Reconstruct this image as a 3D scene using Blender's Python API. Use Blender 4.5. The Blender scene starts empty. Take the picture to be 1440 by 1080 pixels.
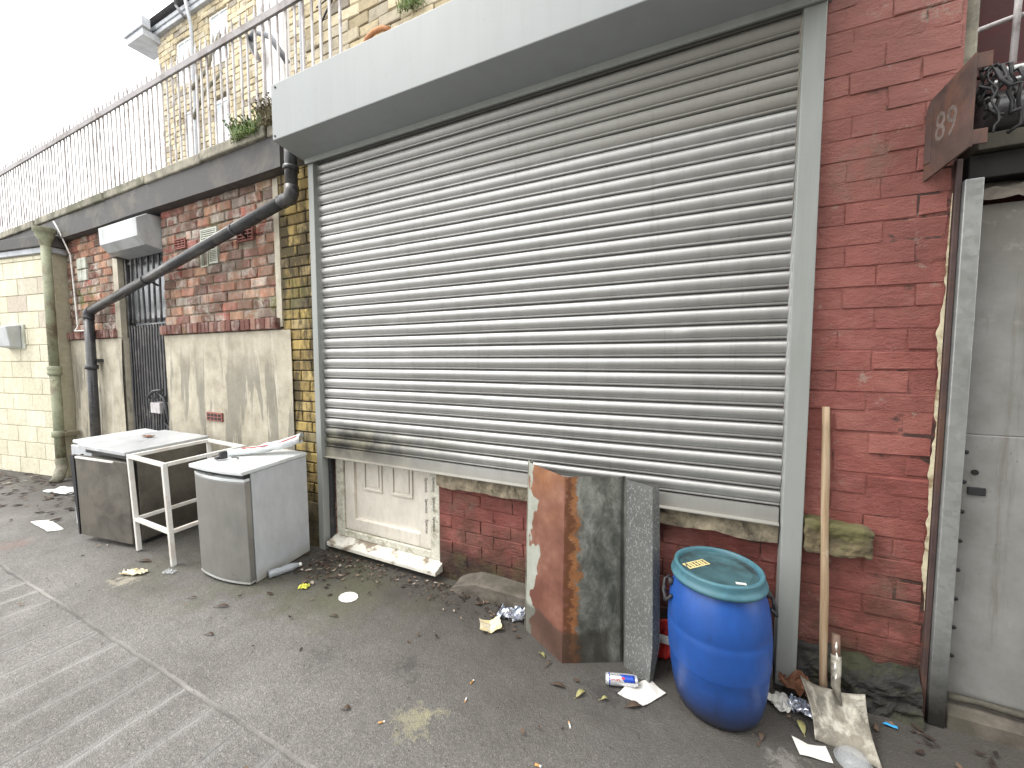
import bpy, bmesh, math, random
from mathutils import Vector, Matrix, noise as mnoise
R = math.radians
random.seed(7)
S = bpy.context.scene
COL = S.collection
# ---------------------------------------------------------------- camera, sky, sun, exposure
cam = bpy.data.cameras.new('camera'); co = bpy.data.objects.new('camera', cam); COL.objects.link(co)
cam.sensor_width = 36; cam.lens = 13.5; cam.clip_end = 500; cam.clip_start = 0.05
co.location = (0, 0, 1.6); co.rotation_euler = (R(90 - 3.5), 0, R(25)); S.camera = co
W = bpy.data.worlds.new('World'); S.world = W; W.use_nodes = True
nt = W.node_tree; nt.nodes.clear()
wo = nt.nodes.new('ShaderNodeOutputWorld'); bg = nt.nodes.new('ShaderNodeBackground')
sky = nt.nodes.new('ShaderNodeTexSky'); sky.sky_type = 'NISHITA'; sky.sun_disc = False
SUN_EL, SUN_AZ = 56, 238          # azimuth the light comes from, degrees clockwise from +Y
sky.sun_elevation = R(SUN_EL); sky.sun_rotation = R(SUN_AZ)
tc = nt.nodes.new('ShaderNodeTexCoord'); nz = nt.nodes.new('ShaderNodeTexNoise'); nz.inputs['Scale'].default_value = 2.2; nz.inputs['Detail'].default_value = 6
cr = nt.nodes.new('ShaderNodeMapRange'); cr.inputs[1].default_value = .3; cr.inputs[2].default_value = .62; cr.inputs[3].default_value = .7; cr.inputs[4].default_value = 1
mx = nt.nodes.new('ShaderNodeMix'); mx.data_type = 'RGBA'; mx.inputs[7].default_value = (16.4, 16.3, 16.0, 1)
nt.links.new(tc.outputs['Generated'], nz.inputs['Vector']); nt.links.new(nz.outputs['Fac'], cr.inputs[0]); nt.links.new(cr.outputs[0], mx.inputs[0])
nt.links.new(sky.outputs[0], mx.inputs[6]); nt.links.new(mx.outputs[2], bg.inputs[0]); bg.inputs[1].default_value = 0.1
nt.links.new(bg.outputs[0], wo.inputs[0])
sl = bpy.data.lights.new('sun', 'SUN'); sl.energy = 1.2; sl.angle = R(25); sl.color = (1, .96, .9)
so = bpy.data.objects.new('sun', sl); COL.objects.link(so)
az = R(SUN_AZ); d = Vector((math.sin(az) * math.cos(R(SUN_EL)), math.cos(az) * math.cos(R(SUN_EL)), math.sin(R(SUN_EL))))
so.rotation_euler = d.to_track_quat('Z', 'Y').to_euler(); so.location = (-6, -6, 9)
S.view_settings.view_transform = 'Standard'; S.view_settings.look = 'None'; S.view_settings.gamma = 1; S.view_settings.exposure = 1.08

# ---------------------------------------------------------------- materials
class N:
    def __init__(s, name):
        s.m = bpy.data.materials.new(name); s.m.use_nodes = True; s.t = s.m.node_tree; s.t.nodes.clear()
        s.o = s.t.nodes.new('ShaderNodeOutputMaterial'); s.b = s.t.nodes.new('ShaderNodeBsdfPrincipled')
        s.t.links.new(s.b.outputs[0], s.o.inputs[0])
    def new(s, ty): return s.t.nodes.new(ty)
    def put(s, sock, v):
        if isinstance(v, bpy.types.NodeSocket): s.t.links.new(v, sock)
        elif isinstance(v, (tuple, list)) and len(v) == 3 and sock.type == 'RGBA': sock.default_value = (*v, 1)
        else: sock.default_value = v
    def pos(s): return s.new('ShaderNodeNewGeometry').outputs['Position']
    def obj(s): return s.new('ShaderNodeTexCoord').outputs['Object']
    def nrm(s): return s.new('ShaderNodeNewGeometry').outputs['Normal']
    def sc(s, v, k):
        n = s.new('ShaderNodeVectorMath'); n.operation = 'MULTIPLY'; s.put(n.inputs[0], v); n.inputs[1].default_value = k; return n.outputs[0]
    def off(s, v, k):
        n = s.new('ShaderNodeVectorMath'); n.operation = 'ADD'; s.put(n.inputs[0], v); s.put(n.inputs[1], k); return n.outputs[0]
    def noise(s, v, scale, detail=5, rough=.6, dist=0):
        n = s.new('ShaderNodeTexNoise'); s.put(n.inputs['Vector'], v); n.inputs['Scale'].default_value = scale
        n.inputs['Detail'].default_value = detail; n.inputs['Roughness'].default_value = rough; n.inputs['Distortion'].default_value = dist
        return n.outputs['Fac']
    def vor(s, v, scale, feat='F1', out='Distance'):
        n = s.new('ShaderNodeTexVoronoi'); n.feature = feat; s.put(n.inputs['Vector'], v); n.inputs['Scale'].default_value = scale; return n.outputs[out]
    def ramp(s, f, st):
        n = s.new('ShaderNodeValToRGB'); s.put(n.inputs[0], f); e = n.color_ramp.elements
        while len(e) < len(st): e.new(.5)
        for i, (p, c) in enumerate(st): e[i].position = p; e[i].color = (*c, 1) if len(c) == 3 else c
        return n.outputs[0]
    def mr(s, f, a, b, c=0., d=1.):
        n = s.new('ShaderNodeMapRange'); s.put(n.inputs[0], f)
        for i, v in enumerate((a, b, c, d)): n.inputs[i + 1].default_value = v
        return n.outputs[0]
    def mix(s, f, a, b, mode='MIX'):
        n = s.new('ShaderNodeMix'); n.data_type = 'RGBA'; n.blend_type = mode; s.put(n.inputs[0], f); s.put(n.inputs[6], a); s.put(n.inputs[7], b); return n.outputs[2]
    def ma(s, op, a, b=0., clamp=False):
        n = s.new('ShaderNodeMath'); n.operation = op; n.use_clamp = clamp; s.put(n.inputs[0], a); s.put(n.inputs[1], b); return n.outputs[0]
    def sep(s, v):
        n = s.new('ShaderNodeSeparateXYZ'); s.put(n.inputs[0], v); return n.outputs
    def attr(s, nm='Col'):
        n = s.new('ShaderNodeAttribute'); n.attribute_name = nm; q = s.new('ShaderNodeSeparateColor'); s.t.links.new(n.outputs['Color'], q.inputs[0]); return q.outputs
    def bump(s, h, st=.5, dist=.01, nr=None):
        n = s.new('ShaderNodeBump'); s.put(n.inputs['Height'], h); n.inputs['Strength'].default_value = st; n.inputs['Distance'].default_value = dist
        if nr is not None: s.put(n.inputs['Normal'], nr)
        return n.outputs[0]
    def out(s, col, rough=.8, metal=0., nrm=None, spec=.5, trans=0., alpha=None, coat=0.):
        i = s.b.inputs; s.put(i['Base Color'], col); s.put(i['Roughness'], rough); s.put(i['Metallic'], metal); s.put(i['Specular IOR Level'], spec)
        if nrm is not None: s.put(i['Normal'], nrm)
        if trans: i['Transmission Weight'].default_value = trans
        if coat: i['Coat Weight'].default_value = coat
        if alpha is not None: s.put(i['Alpha'], alpha)
        return s.m

def plain(name, col, rough=.6, metal=0., var=.25, scale=12, bump=.15, dirt=None, dirt_amt=.5, world=False, bscale=None, trans=0.):
    n = N(name); v = n.pos() if world else n.obj()
    f = n.mr(n.ma('ADD', n.ma('MULTIPLY', n.noise(v, scale, 6), .65), n.ma('MULTIPLY', n.noise(n.off(v, (4, 7, 1)), scale * 4, 6, .7), .35)), .36, .64)
    c = n.mix(f, tuple(x * (1 - var) for x in col), tuple(min(1, x * (1 + var)) for x in col))
    if dirt:
        g = n.noise(n.off(v, (3.1, 1.7, .4)), scale * .45, 7, .7, .4)
        c = n.mix(n.mr(g, .5, .6, 0, dirt_amt), c, dirt)
    h = n.noise(v, (bscale or scale * 5), 4)
    return n.out(c, n.mr(f, 0, 1, max(.02, rough - .1), min(1, rough + .12)), metal, n.bump(h, bump, .004), trans=trans)

def m_asphalt():
    n = N('asphalt'); p = n.pos(); x, y, z = n.sep(p)
    base = n.ramp(n.noise(p, 1.1, 7, .65), [(.3, (.125, .12, .113)), (.5, (.165, .16, .152)), (.72, (.215, .209, .2))])
    agg = n.vor(p, 190, 'F1'); aggc = n.new('ShaderNodeTexVoronoi'); n.put(aggc.inputs['Vector'], p); aggc.inputs['Scale'].default_value = 170
    q = n.new('ShaderNodeSeparateColor'); n.t.links.new(aggc.outputs['Color'], q.inputs[0])
    base = n.mix(.8, base, n.ramp(q.outputs[0], [(0, (.6, .6, .6)), (.55, (.95, .95, .95)), (.85, (1.12, 1.1, 1.08)), (.97, (1.55, 1.52, 1.48))]), 'MULTIPLY')
    big = n.vor(p, 42, 'F1'); sp = n.ma('MULTIPLY', n.mr(big, .07, .14, 1, 0), n.mr(n.noise(p, 13, 3), .5, .58, 0, 1))
    base = n.mix(n.ma('MULTIPLY', sp, .8), base, (.42, .41, .38))
    # damp dirty strip against the wall that doubles as painted contact shade, green near the fridges
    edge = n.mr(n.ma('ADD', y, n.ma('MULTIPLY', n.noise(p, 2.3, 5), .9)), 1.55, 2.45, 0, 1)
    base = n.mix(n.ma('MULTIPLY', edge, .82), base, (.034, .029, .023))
    gr = n.ma('MULTIPLY', n.mr(n.noise(n.off(p, (9, 2, 0)), 1.7, 6, .7), .45, .6, 0, .6), n.ma('MULTIPLY', n.mr(x, -4.6, -3.4, 0, 1), n.ma('MULTIPLY', n.mr(x, -2.3, -1.2, 1, 0), n.mr(y, 1.0, 1.6, 0, 1))))
    base = n.mix(gr, base, (.075, .078, .035))
    # the wet factor only darkens the tone towards the right
    wet = n.ma('MULTIPLY', n.mr(x, -1.9, .6, 0, 1), n.mr(n.noise(p, 1.6, 4), .25, .6, .55, 1))
    base = n.mix(n.ma('MULTIPLY', wet, .7), base, (.045, .041, .036))
    # yellowish dried stains
    def blob(cx, cy, r, sx=1.):
        dx = n.ma('MULTIPLY', n.ma('SUBTRACT', x, cx), sx); dy = n.ma('SUBTRACT', y, cy)
        dd = n.ma('SQRT', n.ma('ADD', n.ma('MULTIPLY', dx, dx), n.ma('MULTIPLY', dy, dy)))
        dd = n.ma('ADD', dd, n.ma('MULTIPLY', n.ma('SUBTRACT', n.noise(p, 17, 7, .75, .8), .5), r * 5.5))
        return n.mr(dd, r * .3, r * 1.0, 1, 0)
    for cx, cy, r, c, k in ((-1.08, 1.28, .085, (.3, .28, .17), .5), (-1.0, 1.36, .05, (.3, .28, .17), .45), (-3.72, 1.27, .10, (.42, .38, .3), .6), (-1.3, 1.5, .09, (.03, .03, .03), .5), (.4, 1.72, .09, (.3, .29, .27), .35), (-5.3, 1.1, .14, (.2, .11, .09), .4), (-.35, 1.78, .10, (.02, .02, .02), .6), (-1.75, 1.35, .1, (.04, .04, .038), .4)):
        base = n.mix(n.ma('MULTIPLY', blob(cx, cy, r), k), base, c)
    # long setts beyond the gutter line: only a trace of joints shows through the tar
    side = n.mr(y, .93, .955, 1, 0)
    wob = n.ma('ADD', x, n.ma('MULTIPLY', n.noise(p, 2.5, 3), .05))
    fr = n.ma('ABSOLUTE', n.ma('SUBTRACT', n.ma('FRACT', n.ma('DIVIDE', n.ma('ADD', wob, 50.), .235)), .5))
    jt = n.ma('MULTIPLY', n.mr(fr, .045, .01, 0, 1), side)
    gl = n.mr(n.ma('ABSOLUTE', n.ma('SUBTRACT', n.ma('ADD', y, n.ma('MULTIPLY', n.noise(p, 3, 6), .035)), .965)), .004, .013, 1, 0)
    lines = n.ma('MAXIMUM', n.ma('MULTIPLY', jt, n.mr(n.noise(p, 2, 5), .3, .6, .45, 1)), n.ma('MULTIPLY', gl, n.mr(n.noise(n.off(p, (4, 4, 4)), 2.5, 4), 0.3, .55, .5, 1)))
    lt = n.mr(n.noise(n.off(p, (0, 7, 0)), 1.3, 2), .35, .6, .0, 1)
    wide = n.ma('MULTIPLY', n.ma('MULTIPLY', n.mr(fr, .16, .05, 0, 1), side), n.mr(n.noise(n.off(p, (5, 1, 0)), 1.7, 4), .35, .6, .1, .5)); base = n.mix(wide, base, (.26, .26, .26))
    base = n.mix(n.ma('MULTIPLY', lines, .8), base, n.mix(lt, (.05, .05, .05), (.3, .29, .27)))

    pt = n.mr(n.noise(n.off(p, (3, 8, 0)), .8, 7, .75), .5, .56, 0, .35); base = n.mix(pt, base, n.mix(.5, base, (.06, .055, .05)))
    h = n.ma('ADD', n.ma('MULTIPLY', agg, .9), n.ma('ADD', n.ma('MULTIPLY', n.noise(p, 70, 5), .45), n.ma('MULTIPLY', lines, -1.6)))
    h2 = n.noise(p, 3.5, 5)
    b = n.bump(h, .55, .006, n.bump(h2, .5, .05))
    return n.out(base, n.mr(n.noise(p, 3, 5), .3, .7, .62, .9), 0, b, spec=.45)

def m_brick(name, cols, mortar, soot=None, soot_amt=.6, white=0., moss=0., paint=None, low=None, peel=0., bump=.5):
    """cols: ramp of brick colours driven by the per-brick random value"""
    n = N(name); p = n.pos(); a = n.attr(); x, y, z = n.sep(p)
    c = n.ramp(a[0], cols)
    c = n.mix(.55, c, n.ramp(n.noise(p, 26, 6, .7), [(.25, (.5, .5, .5)), (.5, (1, 1, 1)), (.8, (1.4, 1.4, 1.4))]), 'MULTIPLY')
    mc = n.mix(n.noise(p, 18, 5), tuple(q * .6 for q in mortar), tuple(q * 1.3 for q in mortar))
    c = n.mix(a[1], mc, c)
    if white:
        w = n.ma('MULTIPLY', n.mr(n.noise(p, 7, 7, .75, .4), .45, .58, 0, 1), n.mr(a[2], .4, .7, .25, 1))
        c = n.mix(n.ma('MULTIPLY', w, white), c, (.52, .48, .43))
    if soot:
        f = n.noise(n.sc(p, (1.6, 1.6, .45)), 4, 7, .68, .6); g = n.noise(p, 30, 5)
        c = n.mix(n.ma('MULTIPLY', n.mr(n.ma('ADD', f, n.ma('MULTIPLY', g, .18)), .50, .64, 0, 1), soot_amt), c, soot)
    if moss:
        f = n.ma('MULTIPLY', n.mr(n.noise(p, 5, 6, .7), .5, .6, 0, 1), n.mr(n.noise(n.off(p, (5, 5, 5)), 1.2, 3), .5, .62, 0, moss))
        c = n.mix(f, c, (.1, .12, .03))
    h = n.ma('ADD', n.ma('MULTIPLY', n.noise(p, 22, 7, .7), 1.), n.ma('MULTIPLY', n.noise(p, 110, 4, .7), .5))
    return n.out(c, .88, 0, n.bump(h, bump, .012), spec=.25)

def m_redpaint(name, dark=1.):
    """old brick under thick red masonry paint"""
    n = N(name); p = n.pos(); a = n.attr(); x, y, z = n.sep(p)
    f = n.noise(p, 3.2, 7, .65)
    c = n.ramp(f, [(.34, (.17, .045, .036)), (.5, (.235, .072, .059)), (.66, (.31, .118, .097))])
    c = n.mix(.25, c, n.ramp(a[0], [(0, (.6, .6, .6)), (1, (1.3, 1.3, 1.3))]), 'MULTIPLY')
    c = n.mix(n.mr(z, 1.6, 3.2, 0, .4), c, (.34, .16, .13))
    fine = n.noise(n.sc(p, (1, 1, 2.2)), 38, 6, .75)
    # paint missing deep in the joints
    deep = n.ma('MULTIPLY', n.ma('SUBTRACT', 1., a[1]), n.mr(n.noise(p, 5, 4), .54, .6, 0, .85))
    c = n.mix(deep, c, (.03, .022, .018))
    # scraped pale spots, bare grey stone patches
    sp = n.mr(n.noise(p, 7.5, 8, .78, .3), .60, .67, 0, .65)
    c = n.mix(sp, c, (.33, .27, .22))
    gp = n.ma('MULTIPLY', n.mr(n.noise(n.off(p, (2.2, 0, 5.3)), 2.6, 7, .72), .57, .68, 0, .5), n.mr(fine, .35, .6, .2, 1))
    c = n.mix(gp, c, (.15, .125, .09))
    # black soot band by the ground, grime at the foot
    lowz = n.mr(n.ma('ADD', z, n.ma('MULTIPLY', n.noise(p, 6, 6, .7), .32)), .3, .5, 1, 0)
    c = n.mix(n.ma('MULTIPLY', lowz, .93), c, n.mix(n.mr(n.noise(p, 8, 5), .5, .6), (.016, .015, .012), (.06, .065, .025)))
    mid = n.ma('MULTIPLY', n.mr(z, .95, .35, 0, 1), n.mr(n.noise(n.off(p, (7, 7, 1)), 4, 6, .7), .42, .62, 0, .8))
    c = n.mix(mid, c, (.07, .035, .022))
    if dark != 1.: c = n.mix(.6, c, (dark, dark, dark), 'MULTIPLY')
    h = n.ma('ADD', n.ma('MULTIPLY', n.noise(n.sc(p, (1, 1, 1.6)), 17, 8, .75), 1.2), n.ma('MULTIPLY', fine, .6))
    return n.out(c, n.mr(f, .3, .7, .5, .72), 0, n.bump(h, .8, .014), spec=.4)

def m_render():
    n = N('weathered_cement_render'); p = n.pos(); x, y, z = n.sep(p)
    st = n.noise(n.sc(p, (4.6, 4.6, .7)), 1.0, 6, .6, .25)
    f = n.noise(p, 3.5, 7, .7)
    c = n.ramp(f, [(.3, (.26, .235, .18)), (.5, (.40, .365, .29)), (.7, (.52, .485, .40))])
    sx = n.mr(st, .50, .535, 0, 1)
    grey = n.mix(n.noise(p, 9, 6), (.105, .10, .085), (.22, .21, .18))
    hi = n.mr(n.ma('ADD', z, n.ma('MULTIPLY', st, 1.2)), 2.45, 2.1, .1, 1)
    c = n.mix(n.ma('MULTIPLY', n.ma('MULTIPLY', sx, hi), .7), c, grey)
    c = n.mix(n.mr(n.noise(n.sc(n.off(p, (3, 0, 0)), (9, 9, .7)), 1, 5, .6, .3), .62, .66, 0, .7), c, (.5, .475, .41))
    c = n.mix(n.mr(z, .55, .1, 0, .6), c, (.1, .1, .06))
    h = n.ma('ADD', n.noise(p, 30, 7, .7), n.ma('MULTIPLY', n.noise(p, 5, 4), .7))
    return n.out(c, .85, 0, n.bump(h, .35, .01), spec=.3)

def m_shutter():
    n = N('galvanised_shutter_steel'); p = n.pos(); x, y, z = n.sep(p)
    f = n.noise(n.sc(p, (.8, 1, 14)), 1.6, 6, .65)
    g = n.noise(n.sc(p, (9, 9, 1.3)), 1.5, 6, .7)
    c = n.mix(f, (.38, .38, .37), (.52, .52, .51))
    c = n.mix(n.mr(g, .45, .75, 0, .3), c, (.27, .265, .25))
    spots = n.mr(n.noise(p, 60, 6, .8), .62, .72, 0, .6)
    c = n.mix(spots, c, (.16, .15, .13))
    # never rinsed under the hood: film of brown dust ending at a crisp lath line
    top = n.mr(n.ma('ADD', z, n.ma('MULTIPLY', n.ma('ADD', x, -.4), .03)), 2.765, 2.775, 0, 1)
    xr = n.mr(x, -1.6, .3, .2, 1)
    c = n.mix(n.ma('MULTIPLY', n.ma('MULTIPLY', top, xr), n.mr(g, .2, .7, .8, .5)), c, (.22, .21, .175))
    # burnt, greenish corner bottom left
    bl = n.ma('MULTIPLY', n.mr(n.ma('ADD', z, n.ma('MULTIPLY', n.noise(p, 6, 6), .14)), 1.2, 1.06, 0, 1), n.mr(n.ma('ADD', x, n.ma('MULTIPLY', n.noise(p, 3, 5), .9)), -.7, -1.9, .1, 1))
    c = n.mix(n.ma('MULTIPLY', bl, .93), c, n.mix(n.mr(n.noise(p, 7, 5), .4, .65), (.028, .025, .02), (.17, .16, .11)))
    gap = n.attr()[2]; c = n.mix(n.ma('MULTIPLY', gap, .85), c, (.035, .034, .032))  # lath gaps: grime colour painted in to deepen their shade
    run = n.mr(n.noise(n.sc(p, (22, 1, 1.2)), 1.2, 6, .7, .3), .56, .72, 0, .22); c = n.mix(run, c, (.17, .16, .13))
    dirt_gap = n.ma('MAXIMUM', n.ma('MAXIMUM', n.ma('MULTIPLY', top, xr), bl), gap)
    lo = n.mr(z, .9, .8, 0, .5)
    c = n.mix(lo, c, (.33, .315, .27))
    rough = n.mix(dirt_gap, n.mix(f, (.40,) * 3, (.54,) * 3), (.72,) * 3)
    h = n.ma('ADD', n.ma('MULTIPLY', f, .6), n.ma('MULTIPLY', n.noise(p, 70, 5, .7), .35))
    return n.out(c, rough, n.mr(dirt_gap, 0, 1, .72, .3), n.bump(h, .12, .006))

def m_metalpaint(name, col, col2, streak=(10, 10, .8), rough=.5, metal=.0, amt=.45, world=True, spots=.0):
    n = N(name); p = n.pos() if world else n.obj()
    g = n.noise(n.sc(p, streak), 1.4, 6, .65); f = n.noise(p, 3, 5)
    c = n.mix(f, tuple(q * .92 for q in col), tuple(q * 1.06 for q in col))
    c = n.mix(n.mr(g, .45, .7, 0, amt), c, col2)
    if spots: c = n.mix(n.mr(n.noise(p, 24, 7, .8), .6, .68, 0, spots), c, tuple(q * .4 for q in col2))
    return n.out(c, n.mr(f, .2, .8, rough - .08, rough + .12), metal, n.bump(n.ma('ADD', n.noise(p, 2.2, 3), n.ma('MULTIPLY', n.noise(p, 80, 4), .08)), .12, .02))

def m_galv(name, lo=(.3, .31, .31), hi=(.48, .49, .49), rough=.45, metal=.6, dirtz=None):
    n = N(name); p = n.pos(); v = n.new('ShaderNodeTexVoronoi'); n.put(v.inputs['Vector'], p); v.inputs['Scale'].default_value = 45
    q = n.new('ShaderNodeSeparateColor'); n.t.links.new(v.outputs['Color'], q.inputs[0]); z = n.sep(p)[2]
    c = n.mix(n.ma('ADD', n.ma('MULTIPLY', q.outputs[0], .4), n.ma('MULTIPLY', n.noise(p, 8, 6, .7), .6)), lo, hi)
    if dirtz: c = n.mix(n.mr(n.ma('ADD', z, n.ma('MULTIPLY', n.noise(p, 7, 5), .3)), dirtz, dirtz * .35, 0, .95), c, (.028, .025, .022))
    return n.out(c, n.mr(n.noise(p, 12, 5), .3, .7, rough - .1, rough + .15), metal, n.bump(n.noise(p, 25, 5), .1, .006))

def m_stone():
    n = N('buff_sandstone'); p = n.pos(); a = n.attr()
    c = n.ramp(a[0], [(0, (.34, .285, .19)), (.3, (.48, .41, .27)), (.6, (.56, .49, .35)), (.85, (.40, .36, .28)), (1, (.26, .23, .19))])
    c = n.mix(.6, c, n.ramp(n.noise(p, 9, 7, .7), [(.25, (.55, .55, .55)), (.5, (1, 1, 1)), (.8, (1.35, 1.35, 1.3))]), 'MULTIPLY')
    c = n.mix(a[1], (.2, .18, .14), c)
    c = n.mix(n.mr(n.noise(n.off(p, (1, 4, 2)), 1.7, 7, .7), .52, .66, 0, .6), c, (.12, .11, .095))
    return n.out(c, .9, 0, n.bump(n.noise(p, 16, 7, .7), .5, .02), spec=.2)

def m_rustplate():
    """folded sheet: brown paint and orange rust bleeding over zinc grey (object space, u = x, height = z)"""
    n = N('rusty_brown_and_zinc_sheet'); a = n.attr(); p = n.obj(); x, y, z = n.sep(p)
    u = a[0]      # 0..1 along the developed width
    gr = n.ramp(n.noise(n.sc(p, (1, 1, .6)), 9, 8, .72, .3), [(.36, (.055, .06, .05)), (.48, (.115, .12, .105)), (.62, (.25, .26, .235))])
    brown = n.ramp(n.noise(p, 4, 6), [(.36, (.115, .042, .027)), (.5, (.165, .068, .045)), (.66, (.25, .125, .088))])
    orange = n.ramp(n.noise(p, 9, 7, .7), [(.3, (.14, .05, .018)), (.55, (.27, .115, .042)), (.75, (.40, .22, .10))])
    brown = n.mix(n.ma('MULTIPLY', n.mr(z, .62, .9, 0, .8), n.mr(n.noise(p, 3, 5), .35, .6, 0, 1)), brown, orange)
    pn = n.ma('ADD', n.mix(n.mr(u, .346, .36, 0, 1), u, n.ma('ADD', u, n.ma('MULTIPLY', n.ma('SUBTRACT', n.noise(n.sc(p, (1, 1, 1.8)), 8, 9, .8), .5), .26))), .0)
    c = n.mix(n.mr(pn, .385, .43, 0, 1), brown, gr)
    # dark rust just past the fold then orange fringe
    c = n.mix(n.ma('MULTIPLY', n.mr(pn, .345, .36, 0, 1), n.mr(pn, .39, .405, 1, 0)), c, (.105, .038, .014))
    c = n.mix(n.ma('MULTIPLY', n.mr(pn, .39, .405, 0, 1), n.mr(pn, .425, .45, 1, 0)), c, orange)
    # paint flaked to pale zinc along the outer edge
    flk = n.ma('ADD', u, n.ma('MULTIPLY', n.ma('SUBTRACT', n.noise(n.sc(p, (1, 1, .8)), 6.5, 3, .5), .5), .38))
    c = n.mix(n.mr(flk, .085, .092, 1, 0), c, n.mix(n.noise(p, 20, 6), (.2, .215, .17), (.4, .41, .37)))
    # third panel: speckled
    spk = n.noise(n.sc(p, (1, 1, .55)), 130, 4, .6)
    g3 = n.mix(n.mr(spk, .54, .64, 0, .7), n.mix(n.noise(p, 6, 5), (.075, .078, .075), (.17, .175, .17)), (.32, .33, .32))
    c = n.mix(n.mr(u, .735, .74, 0, 1), c, g3)
    c = n.mix(n.ma('MULTIPLY', n.mr(n.ma('ABSOLUTE', n.ma('SUBTRACT', u, .715)), .01, .04, 1, 0), .55), c, (.05, .052, .045))
    # damp tide mark
    wet = n.ma('MULTIPLY', n.mr(n.ma('ADD', z, n.ma('MULTIPLY', n.noise(p, 5, 6, .6), .12)), .20, .225, 1, 0), n.mr(u, .62, .66, 1, 0))
    c = n.mix(n.ma('MULTIPLY', wet, .65), c, (.03, .024, .018))
    rusty = n.mr(pn, .39, .44, 1, 0)
    return n.out(c, n.mix(n.noise(p, 12, 4), (.42,) * 3, (.7,) * 3), n.mr(rusty, 0, 1, .35, .05), n.bump(n.ma('ADD', n.noise(p, 3, 3), n.ma('MULTIPLY', n.noise(p, 50, 6, .7), .22)), .35, .02))

def m_fade(name, col, low, z0, z1, rough=.45, world=False, scr=.3):
    """paint or plastic with dirt rising from the bottom"""
    n = N(name); p = n.pos() if world else n.obj(); z = n.sep(p)[2]
    f = n.mr(n.noise(n.sc(p, (1, 1, .5)), 6, 7, .75), .32, .68)
    c = n.mix(f, tuple(q * .85 for q in col), tuple(min(1, q * 1.1) for q in col))
    c = n.mix(n.mr(n.noise(n.sc(p, (1, 1, .35)), 22, 8, .85), .54, .66, 0, scr), c, low)
    c = n.mix(n.mr(n.ma('ADD', z, n.ma('MULTIPLY', n.ma('SUBTRACT', n.noise(p, 9, 6, .7), .5), .14)), z0, z1, .95, 0), c, low)
    return n.out(c, n.mr(n.noise(p, 14, 6), .25, .75, rough - .08, rough + .15), 0, n.bump(n.ma('ADD', n.noise(p, 6, 4), n.ma('MULTIPLY', n.noise(p, 60, 5), .1)), .1, .01))

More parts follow.
